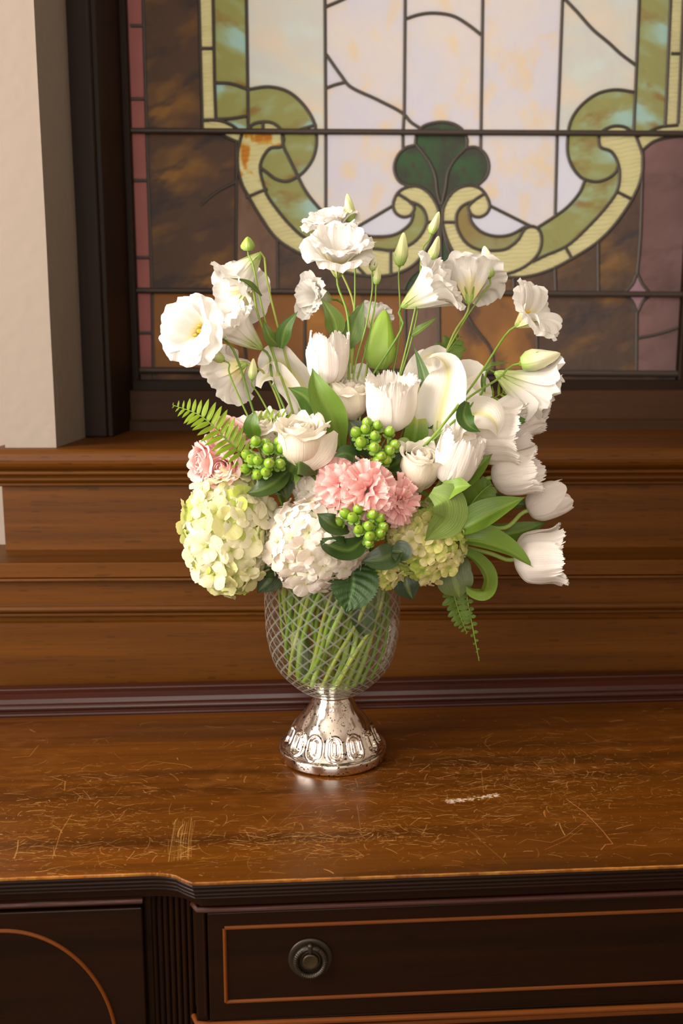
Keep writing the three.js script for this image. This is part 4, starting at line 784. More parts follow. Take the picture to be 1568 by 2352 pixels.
// ----- carnations -----
const carnCol = (u, t) => mix3(la(226, 226, 180), mix3(PINKDEEP, PINK, sstep(0.45, 0.95, t)), sstep(0.05, 0.4, t));
const carn = (r, y, s) => petal({ r: [0.02, 0.08, r * 0.4, r * 0.8, r], y: [0, 0.42, 0.68 * y + 0.15, y * 0.95, y], w: [0.05, 0.14, 0.38, 0.62, 0.7], cup: [3, 1.8, 0.9, 0.2], ruffle: 0.17, waves: 2.1 + (s % 3) * 0.35, seed: s, saw: true, jag: 0.035, L: (u) => 1 - 0.24 * Math.pow(Math.abs(u), 2.2), nu: 34, nv: 16, col: carnCol });
const CARN = { out: [1, 2, 3].map((s) => carn(1, 0.72, s)), mid: [4, 5, 6].map((s) => carn(0.78, 0.98, s)), inn: [7, 8, 9].map((s) => carn(0.5, 1.12, s)), core: [10, 11].map((s) => carn(0.26, 1.16, s)) };
function carnation(o) {
  const t = thing('carnation', o.label, 'flower', [VX, TABLE + 0.13, 0]), n = V(o.axis).normalize(), q = frameOf(n, o.roll || 0), R = o.size, base = V(o.at).addScaledVector(n, -R * 0.75);
  ring(t, base, q, R, CARN.out, F.petal, 6, 0, { tiltJitter: 0.16, jitter: 0.2 }); ring(t, base, q, R, CARN.mid, F.petal, 5, 0.4, { tiltJitter: 0.18, jitter: 0.3 });
  ring(t, base, q, R, CARN.inn, F.petal, 4, 0.2, { tiltJitter: 0.15, jitter: 0.3 }); ring(t, base, q, R * 0.9, CARN.core, F.petal, 2, 0.5, { tiltJitter: 0.12, jitter: 0.4 });
  const c = mesh('calyx', CALYX, F.stemPale, t); c.position.copy(local(base, t)); c.quaternion.copy(q); c.scale.setScalar(R * 0.6);
  stemTo(t, base, o.axis, o.via || [], o.a, 0.002, F.stem, o.spread, 0.015);
  return t;
}
// ----- hydrangeas -----
function floretGeo(s, edge, eye) {
  const gs = [], n = 4, R = (k) => { const x = Math.sin(k * 91.7 + s * 57.3) * 43758.5; return x - Math.floor(x); };
  for (let k = 0; k < n; k++) {
    const up = R(k) * 0.3, g = petal({ r: [0.04, 0.3, 0.62, 0.95], y: [0, 0.05 + up * 0.2, 0.12 + up * 0.6, 0.06 + up * 1.1], w: [0.1, 0.36, 0.5, 0.44], cup: [0.1, -0.4, -0.7], ruffle: 0.07, waves: 1.5, seed: s * 7 + k, L: (u) => 1 - 0.3 * Math.pow(Math.abs(u), 2.4), nu: 8, nv: 6, col: (u, t) => mix3(eye, edge, sstep(0.08, 0.5, t)) });
    const sc = 0.88 + 0.24 * R(k + 20); g.scale(sc, 1, sc); g.rotateY(k / n * TAU + (R(k + 8) - 0.5) * 0.3); g.translate(0, k % 2 ? 0.03 : 0, 0); gs.push(g);
  }
  const d = new THREE.SphereGeometry(0.09, 8, 6).translate(0, 0.06, 0), c = []; for (let i = 0; i < d.attributes.position.count; i++) c.push(...mix3(eye, LIME, 0.4)); d.setAttribute('color', new THREE.Float32BufferAttribute(c, 3)); gs.push(d);
  return mergeGeometries(gs);
}
const FLORETS = {
  lime: [[la(244, 240, 196), la(206, 214, 106)], [la(236, 234, 168), la(196, 208, 90)], [la(246, 240, 208), la(214, 218, 130)], [la(206, 218, 110), la(164, 192, 56)], [la(244, 240, 200), la(210, 214, 120)], [la(240, 236, 184), la(200, 208, 100)]].map(([a, b], i) => floretGeo(i + 1, a, b)),
  white: [[la(246, 240, 226), la(236, 228, 180)], [la(247, 238, 226), la(240, 232, 196)], [la(244, 234, 220), la(228, 222, 170)], [la(246, 232, 222), la(238, 228, 190)], [la(245, 240, 228), la(232, 226, 178)]].map(([a, b], i) => floretGeo(i + 11, a, b)),
  green: [[la(228, 226, 136), la(190, 204, 80)], [la(238, 228, 160), la(206, 208, 96)], [la(204, 218, 96), la(160, 192, 56)], [la(242, 232, 178), la(214, 212, 112)], [la(234, 224, 150), la(200, 206, 90)]].map(([a, b], i) => floretGeo(i + 21, a, b)),
};
function hydrangea(o) {
  const t = thing('hydrangea', o.label, 'flower', [VX, TABLE + 0.13, 0]), c = V(o.at), rad = V(o.radii), kinds = FLORETS[o.kind], n = o.n;
  const core = new THREE.SphereGeometry(1, 24, 18); core.scale(rad.x * 0.74, rad.y * 0.74, rad.z * 0.74); core.translate(c.x, c.y, c.z); put('flower_core', core, F.stem, t);
  for (let k = 0; k < n; k++) {
    const y = 1 - 2 * (k + 0.5) / n, a = k * 2.39996, h = Math.sqrt(1 - y * y), d = new THREE.Vector3(h * Math.cos(a), y, h * Math.sin(a));
    if (d.z < -0.55) continue;                                        // the side pressed into the bouquet
    const f = o.floret * rr(0.82, 1.22), depth = rr(0.86, 1.03), nrm = new THREE.Vector3(d.x / rad.x, d.y / rad.y, d.z / rad.z).normalize();
    const m = mesh('floret', kinds[Math.floor(rnd() * kinds.length)], F.petal, t);
    m.position.copy(c).add(d.clone().multiply(rad).multiplyScalar(depth)).sub(t.position);
    nrm.add(new THREE.Vector3(rr(-1, 1), rr(-1, 1), rr(-1, 1)).multiplyScalar(0.34)).normalize();
    m.quaternion.setFromUnitVectors(UP, nrm).multiply(new THREE.Quaternion().setFromAxisAngle(UP, rr(0, TAU)));
    m.scale.setScalar(f);
  }
  const b = c.clone().add(new THREE.Vector3(-(c.x - VX) * 0.3, -rad.y * 0.55, -rad.z * 0.5));
  stemTo(t, b, o.axis || [c.x * 2, 1, 0.4], [], o.a, 0.0034, F.stem, 0.9, 0.01);
  for (const l of o.leaves || []) leaf(t, l[0], l[1], l[2], l[3]);
  return t;
}
// ----- hypericum -----
const BERRY = (() => { const g = lathe([[0, -0.1], [0.5, 0.02], [0.88, 0.4], [1.0, 0.85], [0.92, 1.35], [0.62, 1.78], [0.24, 2.02], [0.1, 2.1], [0.07, 2.34], [0.0, 2.38]], 22), p = g.attributes.position, C = []; for (let i = 0; i < p.count; i++) { const y = p.getY(i), a = Math.atan2(p.getX(i), p.getZ(i)), f = 1 - 0.05 * Math.pow(Math.abs(Math.cos(a * 1.5)), 16); p.setX(i, p.getX(i) * f); p.setZ(i, p.getZ(i) * f); C.push(...(y > 2.02 ? la(176, 140, 62) : mix3(la(120, 160, 34), la(134, 172, 48), sstep(0, 1.6, y)))); } g.setAttribute('color', new THREE.Float32BufferAttribute(C, 3)); g.computeVertexNormals(); return g; })();
const berryLeaf = [petal({ r: [0.1, 0.7, 1.15, 1.4], y: [0, 0.1, 0.1, 0.28], w: [0.2, 0.52, 0.5, 0.3], L: (u) => 1 - 0.36 * u * u, nu: 6, nv: 6, col: tint(la(112, 150, 52), la(136, 172, 74), 0, 1) })];
const berryMat = leafMat({ roughness: 0.26, clearcoat: 0.5, clearcoatRoughness: 0.15, bumpScale: 0.0001 });
function hypericum(o) {
  const t = thing('hypericum_sprig', o.label, 'berries', [VX, TABLE + 0.13, 0]), root = V(o.root);
  o.berries.forEach((p, k) => {
    const c = V(p), n = c.clone().sub(root).normalize().add(new THREE.Vector3(rr(-0.25, 0.25), 0.35, 0.35)).normalize(), q = frameOf(n, rr(0, 6)), s = o.size * rr(0.9, 1.1), base = c.clone().addScaledVector(n, -s);
    const m = mesh('berry', BERRY, berryMat, t); m.position.copy(local(base, t)); m.quaternion.copy(q); m.scale.setScalar(s);
    ring(m, new THREE.Vector3().add(m.position), new THREE.Quaternion(), 1, berryLeaf, F.leaf, 5, rr(0, 1), { name: 'sepal', jitter: 0.15, tiltJitter: 0.2 });
    for (const ch of m.children) ch.position.set(0, 0, 0);
    put('stalk', tube([base, base.clone().lerp(root, 0.5).addScaledVector(n, -0.004), root], 0.0009, 0.0014, 8, 6), F.stem, t);
  });
  stemTo(t, root, [0, 1, 0.2], o.via || [], o.a, 0.0018, F.stem, 0.8, 0.01);
  for (const l of o.leaves || []) leaf(t, l[0], l[1], l[2], { color: LEAFDARK, mat: F.glossy, fold: 0.2, shape: [0.35, 0.85, 1, 0.9, 0.6, 0.03], ribbed: 0.4, nv: 22, ...(l[3] || {}) });
  return t;
}
// ----- lilies -----
function lilyPetal(t, pts, width, face, o = {}) { return put('petal', leafGeo(pts, width, face, { petal: true, color: mix3(WHITE, IVORY, 0.5), rib: la(232, 224, 130), ribbed: 0.75, ribWidth: 0.16, fold: 0.3, shape: [0.4, 0.75, 1, 1, 0.8, 0.12], wave: 0.035, nu: 14, nv: 34, ...o }), F.petal, t); }
// ----- ferns -----
const PINNA = gridGeo(4, 8, (u, v) => { const w = 0.13 * Math.pow(Math.sin(Math.PI * Math.min(0.999, 0.12 + v * 0.88)), 0.7) * (1 - 0.35 * v); return [w * u, v, 0.05 * Math.sin(v * 2.6) - 0.02 * Math.abs(u)]; }, () => la(136, 164, 26));
const PINNA_WIDE = gridGeo(4, 8, (u, v) => { const w = 0.24 * Math.pow(Math.sin(Math.PI * Math.min(0.999, 0.16 + v * 0.84)), 0.6); return [w * u * (1 + 0.12 * Math.sin(v * 30)), v, 0.08 * Math.sin(v * 2.6) - 0.04 * Math.abs(u)]; }, () => la(84, 110, 20));
function fern(o) {
  const t = thing('fern_frond', o.label, 'fern', [VX, TABLE + 0.13, 0]), c = new THREE.CatmullRomCurve3(o.pts.map(V), false, 'centripetal'), n = o.n, F0 = V(o.face || [0, 0.3, 1]);
  put('rachis', tube(o.pts, 0.0014, 0.0004, 30, 6), F.stem, t);
  for (let k = 0; k < n; k++) for (const s of [-1, 1]) {
    const u = (k + 0.6 + (s > 0 ? 0.3 : 0)) / n, T = c.getTangent(Math.min(1, u)), side = T.clone().cross(F0).normalize().multiplyScalar(s), len = o.len * Math.pow(Math.sin(Math.PI * Math.min(1, 0.2 + u * 0.78)), 0.8) * rr(0.85, 1.1);
    if (u > 1) continue;
    const d = side.clone().addScaledVector(T, o.sweep ?? 0.45).addScaledVector(F0, (o.lift || 0.15) + rr(-0.15, 0.2)).normalize();
    const m = mesh('pinna', o.wide ? PINNA_WIDE : PINNA, F.leaf, t); m.position.copy(c.getPoint(u)).sub(t.position);
    const z = F0.clone().addScaledVector(d, -F0.dot(d)).normalize(), x = d.clone().cross(z);
    m.quaternion.setFromRotationMatrix(new THREE.Matrix4().makeBasis(x, d, z)); m.scale.set(len * (o.fat || 1), len, len);
  }
  if (o.a !== undefined) stemTo(t, o.pts[0], V(o.pts[1]).sub(V(o.pts[0])).toArray(), [], o.a, 0.0013, F.stem, 0.8, 0.01);
  return t;
}

// ---------- the bouquet ----------
// hydrangeas, low round the rim
hydrangea({ label: 'large pale lime hydrangea head at the left of the vase rim', at: [-.1435,1.3124,.085], radii: [0.058, 0.083, 0.06], kind: 'lime', n: 150, floret: 0.0205, a: -1.2, leaves: [[[[-.1028,1.265,.06],[-.0903,1.2453,.07],[-.1086,1.2235,.075]], 0.045, [0, 0.3, 1], { color: LEAFDARK, serrate: 0.06, quilt: 0.02 }], [[[-.1073,1.2645,.085],[-.0857,1.2667,.095],[-.0693,1.2751,.1]], 0.03, [0, 0.3, 1], { color: LEAFDARK, serrate: 0.06 }]] });
hydrangea({ label: 'white hydrangea head in front, under the pink carnations', at: [-.0247,1.3007,.105], radii: [0.064, 0.062, 0.05], kind: 'white', n: 130, floret: 0.0195, a: -0.1, leaves: [[[[.0218,1.2696,.11],[.0248,1.2528,.128],[.0211,1.2324,.135],[.0141,1.2105,.134]], 0.066, [0.1, 0.35, 1], { color: la(46, 84, 40), rib: la(104, 138, 82), serrate: 0.05, quilt: 0.03, nu: 16, nv: 40, shape: [0.5, 0.95, 1, 0.85, 0.5, 0.02], ribWidth: 0.05 }]] });
hydrangea({ label: 'small green hydrangea head at the right of the vase rim', at: [.1284,1.2951,.075], radii: [0.05, 0.054, 0.045], kind: 'green', n: 120, floret: 0.0145, a: 1.2, leaves: [[[[.1734,1.277,.04],[.1694,1.2486,.05],[.1741,1.2275,.055],[.1788,1.2102,.055]], 0.052, [-0.1, 0.3, 1], { color: la(92, 112, 40), shape: [0.5, 0.95, 1, 1, 0.75, 0.1], fold: 0.1 }], [[[.0977,1.2523,.085],[.1004,1.2367,.09],[.1087,1.2156,.088]], 0.04, [0, 0.3, 1], { color: la(34, 62, 30), serrate: 0.05 }]] });
hydrangea({ label: 'small green hydrangea spray low on the rim, between white and green heads', at: [.0676,1.2573,.1], radii: [0.022, 0.016, 0.016], kind: 'green', n: 26, floret: 0.0125, a: 0.6 });
hydrangea({ label: 'white hydrangea head tucked behind the pink carnations', at: [-.0196,1.3847,.07], radii: [0.042, 0.036, 0.03], kind: 'white', n: 70, floret: 0.0175, a: -0.4 });

// pink carnations in the middle
carnation({ label: 'leftmost of the three pink carnations at the centre', at: [.0074,1.3861,.125], axis: [-0.35, 0.35, 0.85], size: 0.036, a: -0.2 });
carnation({ label: 'middle pink carnation of the three, facing the viewer', at: [.0427,1.3791,.142], axis: [0.05, 0.25, 0.95], size: 0.039, a: 0.1, roll: 0.5 });
carnation({ label: 'rightmost and deepest pink carnation of the three at the centre', at: [.0858,1.3614,.125], axis: [0.55, -0.1, 0.75], size: 0.034, a: 0.4, roll: 1.1 });
// pink spray roses at the far left
rose({ name: 'spray_rose', label: 'lowest left pink spray rose, facing left past the ledge', at: [-.1704,1.4068,.07], axis: [-0.7, 0.1, 0.5], size: 0.029, kind: 'pink', a: -1.5, via: [[-.1264,1.3627,.05]], wraps: 5 });
rose({ name: 'spray_rose', label: 'pink spray rose just above the lime hydrangea', at: [-.1483,1.3948,.085], axis: [-0.3, 0.4, 0.75], size: 0.03, kind: 'pink', a: -1.4, via: [[-.1204,1.3565,.05]], wraps: 5, roll: 0.8 });
rose({ name: 'spray_rose', label: 'pink spray rose behind the left fern frond', at: [-.1415,1.4352,.055], axis: [0.15, 0.8, 0.4], size: 0.033, kind: 'pink', a: -1.3, via: [[-.1148,1.3736,.04]], wraps: 5, open: [[-1.2, 0.1, 0.9]] });

// cream roses
rose({ label: 'cream rose above the left berries with one petal falling open', at: [-.0444,1.4338,.105], axis: [0.0, 0.95, 0.28], size: 0.042, a: -0.4, roll: 0.4, extra: [[[[-.041,1.3977,.115],[-.0224,1.4184,.125],[-.008,1.4353,.122],[.0019,1.4516,.112]], 0.032, [0.5, 0.25, 0.8]]], leaves: [[[[-.0623,1.3923,.1],[-.0481,1.4168,.125],[-.0327,1.4098,.12],[-.0237,1.3947,.11]], 0.05, [0.2, 0.6, 0.8], { color: la(72, 100, 48), shape: [0.4, 0.9, 1, 0.9, 0.6, 0.05] }]] });
rose({ label: 'cream rose behind the tulip leaves', at: [.0174,1.4858,.03], axis: [0.12, 0.93, 0.3], size: 0.044, a: 0.1, roll: 1.5 });
rose({ label: 'cream rose to the right of the carnations', at: [.1129,1.3995,.105], axis: [0.16, 0.86, 0.44], size: 0.040, layers: 5, a: 0.6, roll: 2.2, open: [[0.5, 0.5, 0.8]] });
rose({ label: 'cream rose half hidden behind the left berries and fern', at: [-.0954,1.4393,.02], axis: [-0.2, 0.8, 0.4], size: 0.036, a: -0.8, open: [[-1, 0.3, 1], [0.6, 0.4, 1]] });

// tulips
tulip({ label: 'fringed white tulip standing upright on the left of centre', at: [-.0088,1.549,.045], axis: [0.0, 1, 0.06], size: 0.072, a: -0.2, roll: 0.5, via: [[-.0059,1.4833,.04], [-.003,1.4041,.04]], leaves: [
  [[[.0088,1.4245,.06],[-.0034,1.4675,.075],[-.0204,1.5029,.08],[-.0296,1.534,.07]], 0.043, [0.15, 0.1, 1], { color: la(112, 152, 66) }],
  [[[-.0056,1.4361,.055],[-.0235,1.4725,.06],[-.0412,1.4963,.062],[-.0631,1.5081,.06]], 0.032, [-0.35, 0.35, 0.9], { color: la(86, 126, 56) }] ] });
tulip({ label: 'open fringed white tulip at the centre, above the middle berries', at: [.0767,1.4877,.07], axis: [0.02, 1, 0.2], size: 0.078, kind: 'open', a: 0.3, roll: 0.1, via: [[.0747,1.4112,.05]], leaves: [[[[.1071,1.4152,.06],[.1117,1.4492,.07],[.1142,1.4797,.065]], 0.034, [0.1, 0.1, 1], { color: la(104, 144, 52), shape: [0.7, 1, 1, 0.9, 0.65, 0.1], tip: la(180, 176, 70) }]] });
tulip({ label: 'closed fringed white tulip beside the right cream rose', at: [.1625,1.418,.115], axis: [0.28, 0.9, 0.25], size: 0.074, a: 0.8, roll: 0.9, via: [[.1377,1.3557,.09]], leaves: [
  [[[.1365,1.3513,.1],[.1742,1.3869,.1],[.1953,1.4051,.095],[.2135,1.4193,.09]], 0.034, [-0.3, 0.5, 0.8], { color: la(104, 144, 56) }],
  [[[.1385,1.3633,.12],[.1568,1.3819,.14],[.177,1.3843,.145]], 0.03, [0, 0.6, 0.8], { color: la(128, 168, 74) }] ] });
tulip({ label: 'wide open fringed white tulip under the lily, facing right', at: [.2282,1.4413,.05], axis: [0.8, 0.0, 0.35], size: 0.082, kind: 'wide', a: 1.2, roll: 0.2, via: [[.1498,1.3728,.04]], outerTilt: -0.05 });
tulip({ label: 'fringed white tulip leaning right, third lowest on the right side', at: [.254,1.3893,.06], axis: [0.92, 0.22, 0.3], size: 0.07, kind: 'open', a: 1.4, roll: 0.6, via: [[.1917,1.3629,.05], [.1309,1.3183,.05]] });
tulip({ label: 'smooth edged white tulip farthest to the right', at: [.3119,1.3412,.01], axis: [0.86, 0.42, 0.1], size: 0.064, kind: 'smooth', a: 1.6, roll: 0.3, via: [[.2486,1.3046,.02], [.1978,1.3087,.02], [.1222,1.2872,.02]], leaves: [
  [[[.2088,1.305,0],[.2475,1.2914,-.005],[.2873,1.2969,-.01],[.3168,1.3079,-.01]], 0.03, [0, 0.5, 0.8], { color: la(94, 130, 40) }],
  [[[.1878,1.3252,0],[.2148,1.3397,-.01],[.2536,1.3363,-.01],[.303,1.333,-.005]], 0.028, [0, 0.4, 0.8], { color: la(70, 104, 34) }] ] });
tulip({ label: 'large fringed white tulip hanging lowest on the right', at: [.2949,1.2653,.045], axis: [0.97, 0.1, 0.16], size: 0.074, kind: 'wide', a: 1.5, roll: 0.8, via: [[.2224,1.2695,.03], [.1338,1.2795,.03]], outerTilt: 0.06, loose: 0.08, leaves: [
  [[[.1671,1.3015,.08],[.2047,1.3009,.09],[.2423,1.2862,.085],[.2796,1.2582,.08]], 0.042, [0.1, 0.75, 0.65], { color: la(118, 158, 66), fold: 0.7 }],
  [[[.1684,1.3132,.09],[.1903,1.3301,.1],[.2226,1.3474,.1],[.2606,1.3601,.09]], 0.042, [-0.2, 0.6, 0.75], { color: la(108, 148, 60), fold: 0.6 }],
  [[[.1751,1.2814,.07],[.199,1.2699,.075],[.2162,1.2449,.075],[.2115,1.2203,.07],[.1913,1.2229,.065],[.187,1.2287,.06]], 0.028, [0.8, 0.5, 0.4], { color: la(112, 148, 60), faceEnd: [-0.3, -0.7, 0.6], shape: [0.5, 0.9, 1, 0.9, 0.6, 0.2], nv: 40 }],
  [[[.1261,1.3744,.135],[.1456,1.3655,.145],[.1476,1.3421,.15],[.1311,1.3233,.148],[.1183,1.3105,.142]], 0.05, [0.45, 0.1, 0.85], { color: la(128, 160, 104), shape: [0.3, 0.9, 1.1, 0.9, 0.5, 0.05], fold: 0.15 }] ] });
tulip({ label: 'fringed white tulip half hidden behind the wide open one', at: [.2605,1.4608,0], axis: [0.75, 0.25, -0.3], size: 0.076, kind: 'open', a: 1.1, roll: 0.1, via: [[.1801,1.3863,0]], leaves: [[[[.2421,1.4549,.03],[.2553,1.4599,.04],[.2718,1.4617,.04]], 0.018, [0, 0.5, 0.8], { color: la(84, 136, 40) }]] });

// lilies
{
  const t = thing('lily', 'white lily with long curling petals at the right of centre', 'flower', [VX, TABLE + 0.13, 0]);
  lilyPetal(t, [[.1367,1.4202,.05],[.1394,1.4647,.08],[.148,1.506,.09],[.1513,1.5285,.088],[.1461,1.5434,.09],[.1341,1.5508,.092],[.1211,1.5469,.095]], 0.07, [-0.5, 0.1, 0.85], { faceEnd: [-0.1, 0.7, 0.7], late: true, wave: 0.06, shape: [0.75, 1, 1, 0.86, 0.6, 0.38, 0.18, 0.02] });
  lilyPetal(t, [[.1428,1.4161,.04],[.1593,1.458,.07],[.1818,1.4773,.095],[.2013,1.4764,.11],[.2135,1.463,.115],[.2167,1.4447,.11]], 0.08, [-0.3, 0.7, 0.62], { faceEnd: [0.5, 0.5, 0.7], wave: 0.05, cup: 0.3, shape: [0.6, 1, 1, 0.95, 0.7, 0.35, 0.04] });
  lilyPetal(t, [[.133,1.4166,.045],[.1489,1.4364,.075],[.1678,1.4482,.095],[.1899,1.4433,.1]], 0.055, [-0.1, 0.5, 0.85], { rib: la(214, 208, 90), shape: [0.5, 0.9, 1, 0.9, 0.5, 0.1] });
  lilyPetal(t, [[.1453,1.4171,.02],[.163,1.4697,.02],[.1792,1.5062,.01],[.1961,1.5182,0],[.2122,1.4996,0]], 0.06, [0, 0.3, 1], {});
  lilyPetal(t, [[.1347,1.4212,.03],[.1235,1.4704,.03],[.1191,1.5066,.02],[.1279,1.5369,.02],[.1418,1.552,.03],[.1255,1.5478,.04],[.1173,1.5372,.045]], 0.05, [-0.2, 0.1, 1], { faceEnd: [0, -0.5, 0.8], late: true, shape: [0.5, 0.9, 1, 0.9, 0.7, 0.5, 0.1] });
  lilyPetal(t, [[.1471,1.4212,.03],[.1816,1.4697,.02],[.2091,1.4996,0],[.2298,1.4961,-.01]], 0.05, [0.1, 0.3, 1], {});
  for (let k = 0; k < 6; k++) { const e = V([.1445,1.4521,.07]).add(new THREE.Vector3(0.012 * Math.cos(k), 0.012 * Math.sin(k), 0.01)); put('stamen', tube([[.1354,1.4202,.05], V([.1394,1.4367,.065]), e], 0.0007, 0.0006, 8, 5), F.stemPale, t); }
  stemTo(t, [.1349,1.4154,.045], [0.2, 1, 0.2], [], 0.7, 0.003, F.stem, 0.7, 0.01);
  leaf(t, [[.1302,1.4517,.065],[.129,1.4906,.07],[.1205,1.5315,.06],[.108,1.5667,.05]], 0.02, [-0.4, 0, 1], { color: la(62, 100, 32), shape: [0.5, 1, 1, 0.8, 0.4, 0.02] });
}
{
  const t = thing('lily', 'white lily behind the tall stems on the left', 'flower', [VX, TABLE + 0.13, 0]);
  lilyPetal(t, [[-.013,1.4445,-.03],[-.0319,1.4865,-.02],[-.0585,1.5255,-.01],[-.0809,1.5441,0],[-.0949,1.5417,.005],[-.096,1.5259,.01]], 0.05, [-0.4, 0.6, 0.7], { faceEnd: [-0.8, 0, 0.6], shape: [0.5, 0.8, 1, 1, 0.8, 0.3] });
  lilyPetal(t, [[-.0163,1.4358,-.02],[-.0412,1.4688,0],[-.0624,1.5064,.01],[-.0836,1.5259,.012],[-.1001,1.5199,.015],[-.1058,1.5066,.015]], 0.034, [-0.4, 0.7, 0.6], { faceEnd: [-0.8, 0, 0.6], shape: [0.5, 0.8, 1, 1, 0.8, 0.4] });
  lilyPetal(t, [[-.0162,1.4349,-.03],[-.0321,1.4517,-.02],[-.0464,1.4682,-.01],[-.0476,1.4438,0]], 0.05, [-0.1, 0.3, 1], {});
  lilyPetal(t, [[-.0033,1.4405,-.04],[.0228,1.485,-.05],[.0454,1.517,-.05],[.0602,1.5221,-.05]], 0.05, [0.2, 0.3, 1], {});
  lilyPetal(t, [[-.0033,1.4437,-.04],[.0003,1.4975,-.06],[.0166,1.5361,-.06],[.0228,1.5457,-.05]], 0.045, [0.1, 0.3, 1], {});
  stemTo(t, [-.0066,1.4349,-.03], [0, 1, 0.2], [], 2.6, 0.003, F.stem, 0.5, 0.01);
  // the unopened bud beside the tall stems belongs to the same stalk
  const b = { kind: 'lily', at: [.0695,1.5724,-.02], axis: [0.1, 1, 0.05], size: 0.085, roll: 0.4, sepal: 0.01, stalk: [[.0611,1.5115,-.02], [.0506,1.4611,-.02], [.0221,1.3843,-.02]], r: 0.0024 };
  bud(t, b);
}

// hypericum berries
hypericum({ label: 'green hypericum berries on the left, beside the cream rose', root: [-.091,1.3994,.075], a: -0.7, size: 0.0073, berries: [[-.1043,1.4406,.115],[-.0917,1.4368,.105],[-.0875,1.4318,.12],[-.0738,1.4379,.105],[-.0699,1.4316,.118],[-.1176,1.4222,.11],[-.1198,1.4028,.108],[-.1095,1.4164,.12],[-.1011,1.4159,.126],[-.0862,1.4121,.128],[-.0723,1.4105,.12],[-.0909,1.4006,.128],[-.1019,1.3959,.118]], leaves: [[[[-.0605,1.4005,.1],[-.083,1.3845,.12],[-.1,1.3766,.125],[-.1171,1.3712,.12]], 0.032, [0.2, 0.7, 0.6]], [[[-.0876,1.3685,.09],[-.0706,1.3817,.1],[-.0634,1.3596,.11]], 0.03, [0.3, 0.3, 0.9]], [[[-.1061,1.4386,.08],[-.111,1.457,.09],[-.106,1.4774,.09]], 0.024, [-0.2, 0.1, 1], { color: la(92, 136, 58) }]] });
hypericum({ label: 'green hypericum berries at the centre, below the open tulip', root: [.0561,1.4139,.075], a: 0.2, size: 0.0073, berries: [[.0431,1.4637,.105],[.0567,1.4606,.11],[.0279,1.4514,.11],[.0403,1.4564,.115],[.0729,1.4525,.11],[.0527,1.4476,.12],[.0344,1.439,.12],[.0517,1.4329,.128],[.0796,1.435,.115],[.0723,1.428,.12],[.0611,1.4212,.126],[.0684,1.4154,.12],[.0569,1.4137,.12]], leaves: [[[[.0477,1.3979,.1],[.0293,1.4178,.12],[.0131,1.4252,.125],[-.0006,1.4207,.125]], 0.034, [0.0, 0.8, 0.55], { color: la(48, 84, 40) }], [[[.0335,1.1977,.06],[.0416,1.179,.062],[.0436,1.1526,.06]], 0.034, [0.2, 0.1, 1], { color: la(36, 78, 34) }], [[[.066,1.3978,.09],[.0824,1.4101,.105],[.1021,1.4235,.11]], 0.034, [0.1, 0.5, 0.8]], [[[.0498,1.4123,.06],[.0376,1.4425,.06],[.0197,1.4631,.055]], 0.036, [0, 0.2, 1]], [[[.0813,1.4234,.08],[.096,1.4322,.08],[.1049,1.4352,.08]], 0.02, [0, 0.3, 1], { color: la(140, 176, 96) }]] });
hypericum({ label: 'green hypericum berries in front, under the pink carnations', root: [.0383,1.3136,.12], a: 0.15, size: 0.0068, berries: [[.0027,1.3384,.155],[.0118,1.3504,.155],[.0216,1.3464,.165],[.0292,1.3555,.155],[.0292,1.3317,.172],[.042,1.3362,.172],[.0484,1.3503,.165],[.0437,1.3232,.172],[.0575,1.3257,.165],[.0577,1.3448,.16],[.0616,1.3331,.162],[.0436,1.3132,.165]], leaves: [[[[.0369,1.3148,.15],[.0166,1.3042,.165],[-.0031,1.3088,.165],[-.021,1.3172,.155]], 0.04, [0.0, 0.75, 0.6], { color: la(40, 68, 28) }], [[[.017,1.3282,.15],[-.0031,1.3374,.168],[-.0237,1.3513,.166]], 0.03, [-0.2, 0.6, 0.7], { color: la(46, 76, 30) }], [[[.0848,1.2954,.125],[.0638,1.2858,.135],[.0349,1.2812,.135]], 0.036, [0.1, 0.5, 0.85], { color: la(56, 86, 50) }], [[[.0757,1.2947,.13],[.088,1.2939,.135],[.0845,1.2798,.13]], 0.03, [0.1, 0.4, 0.9], { color: la(50, 80, 44) }]] });

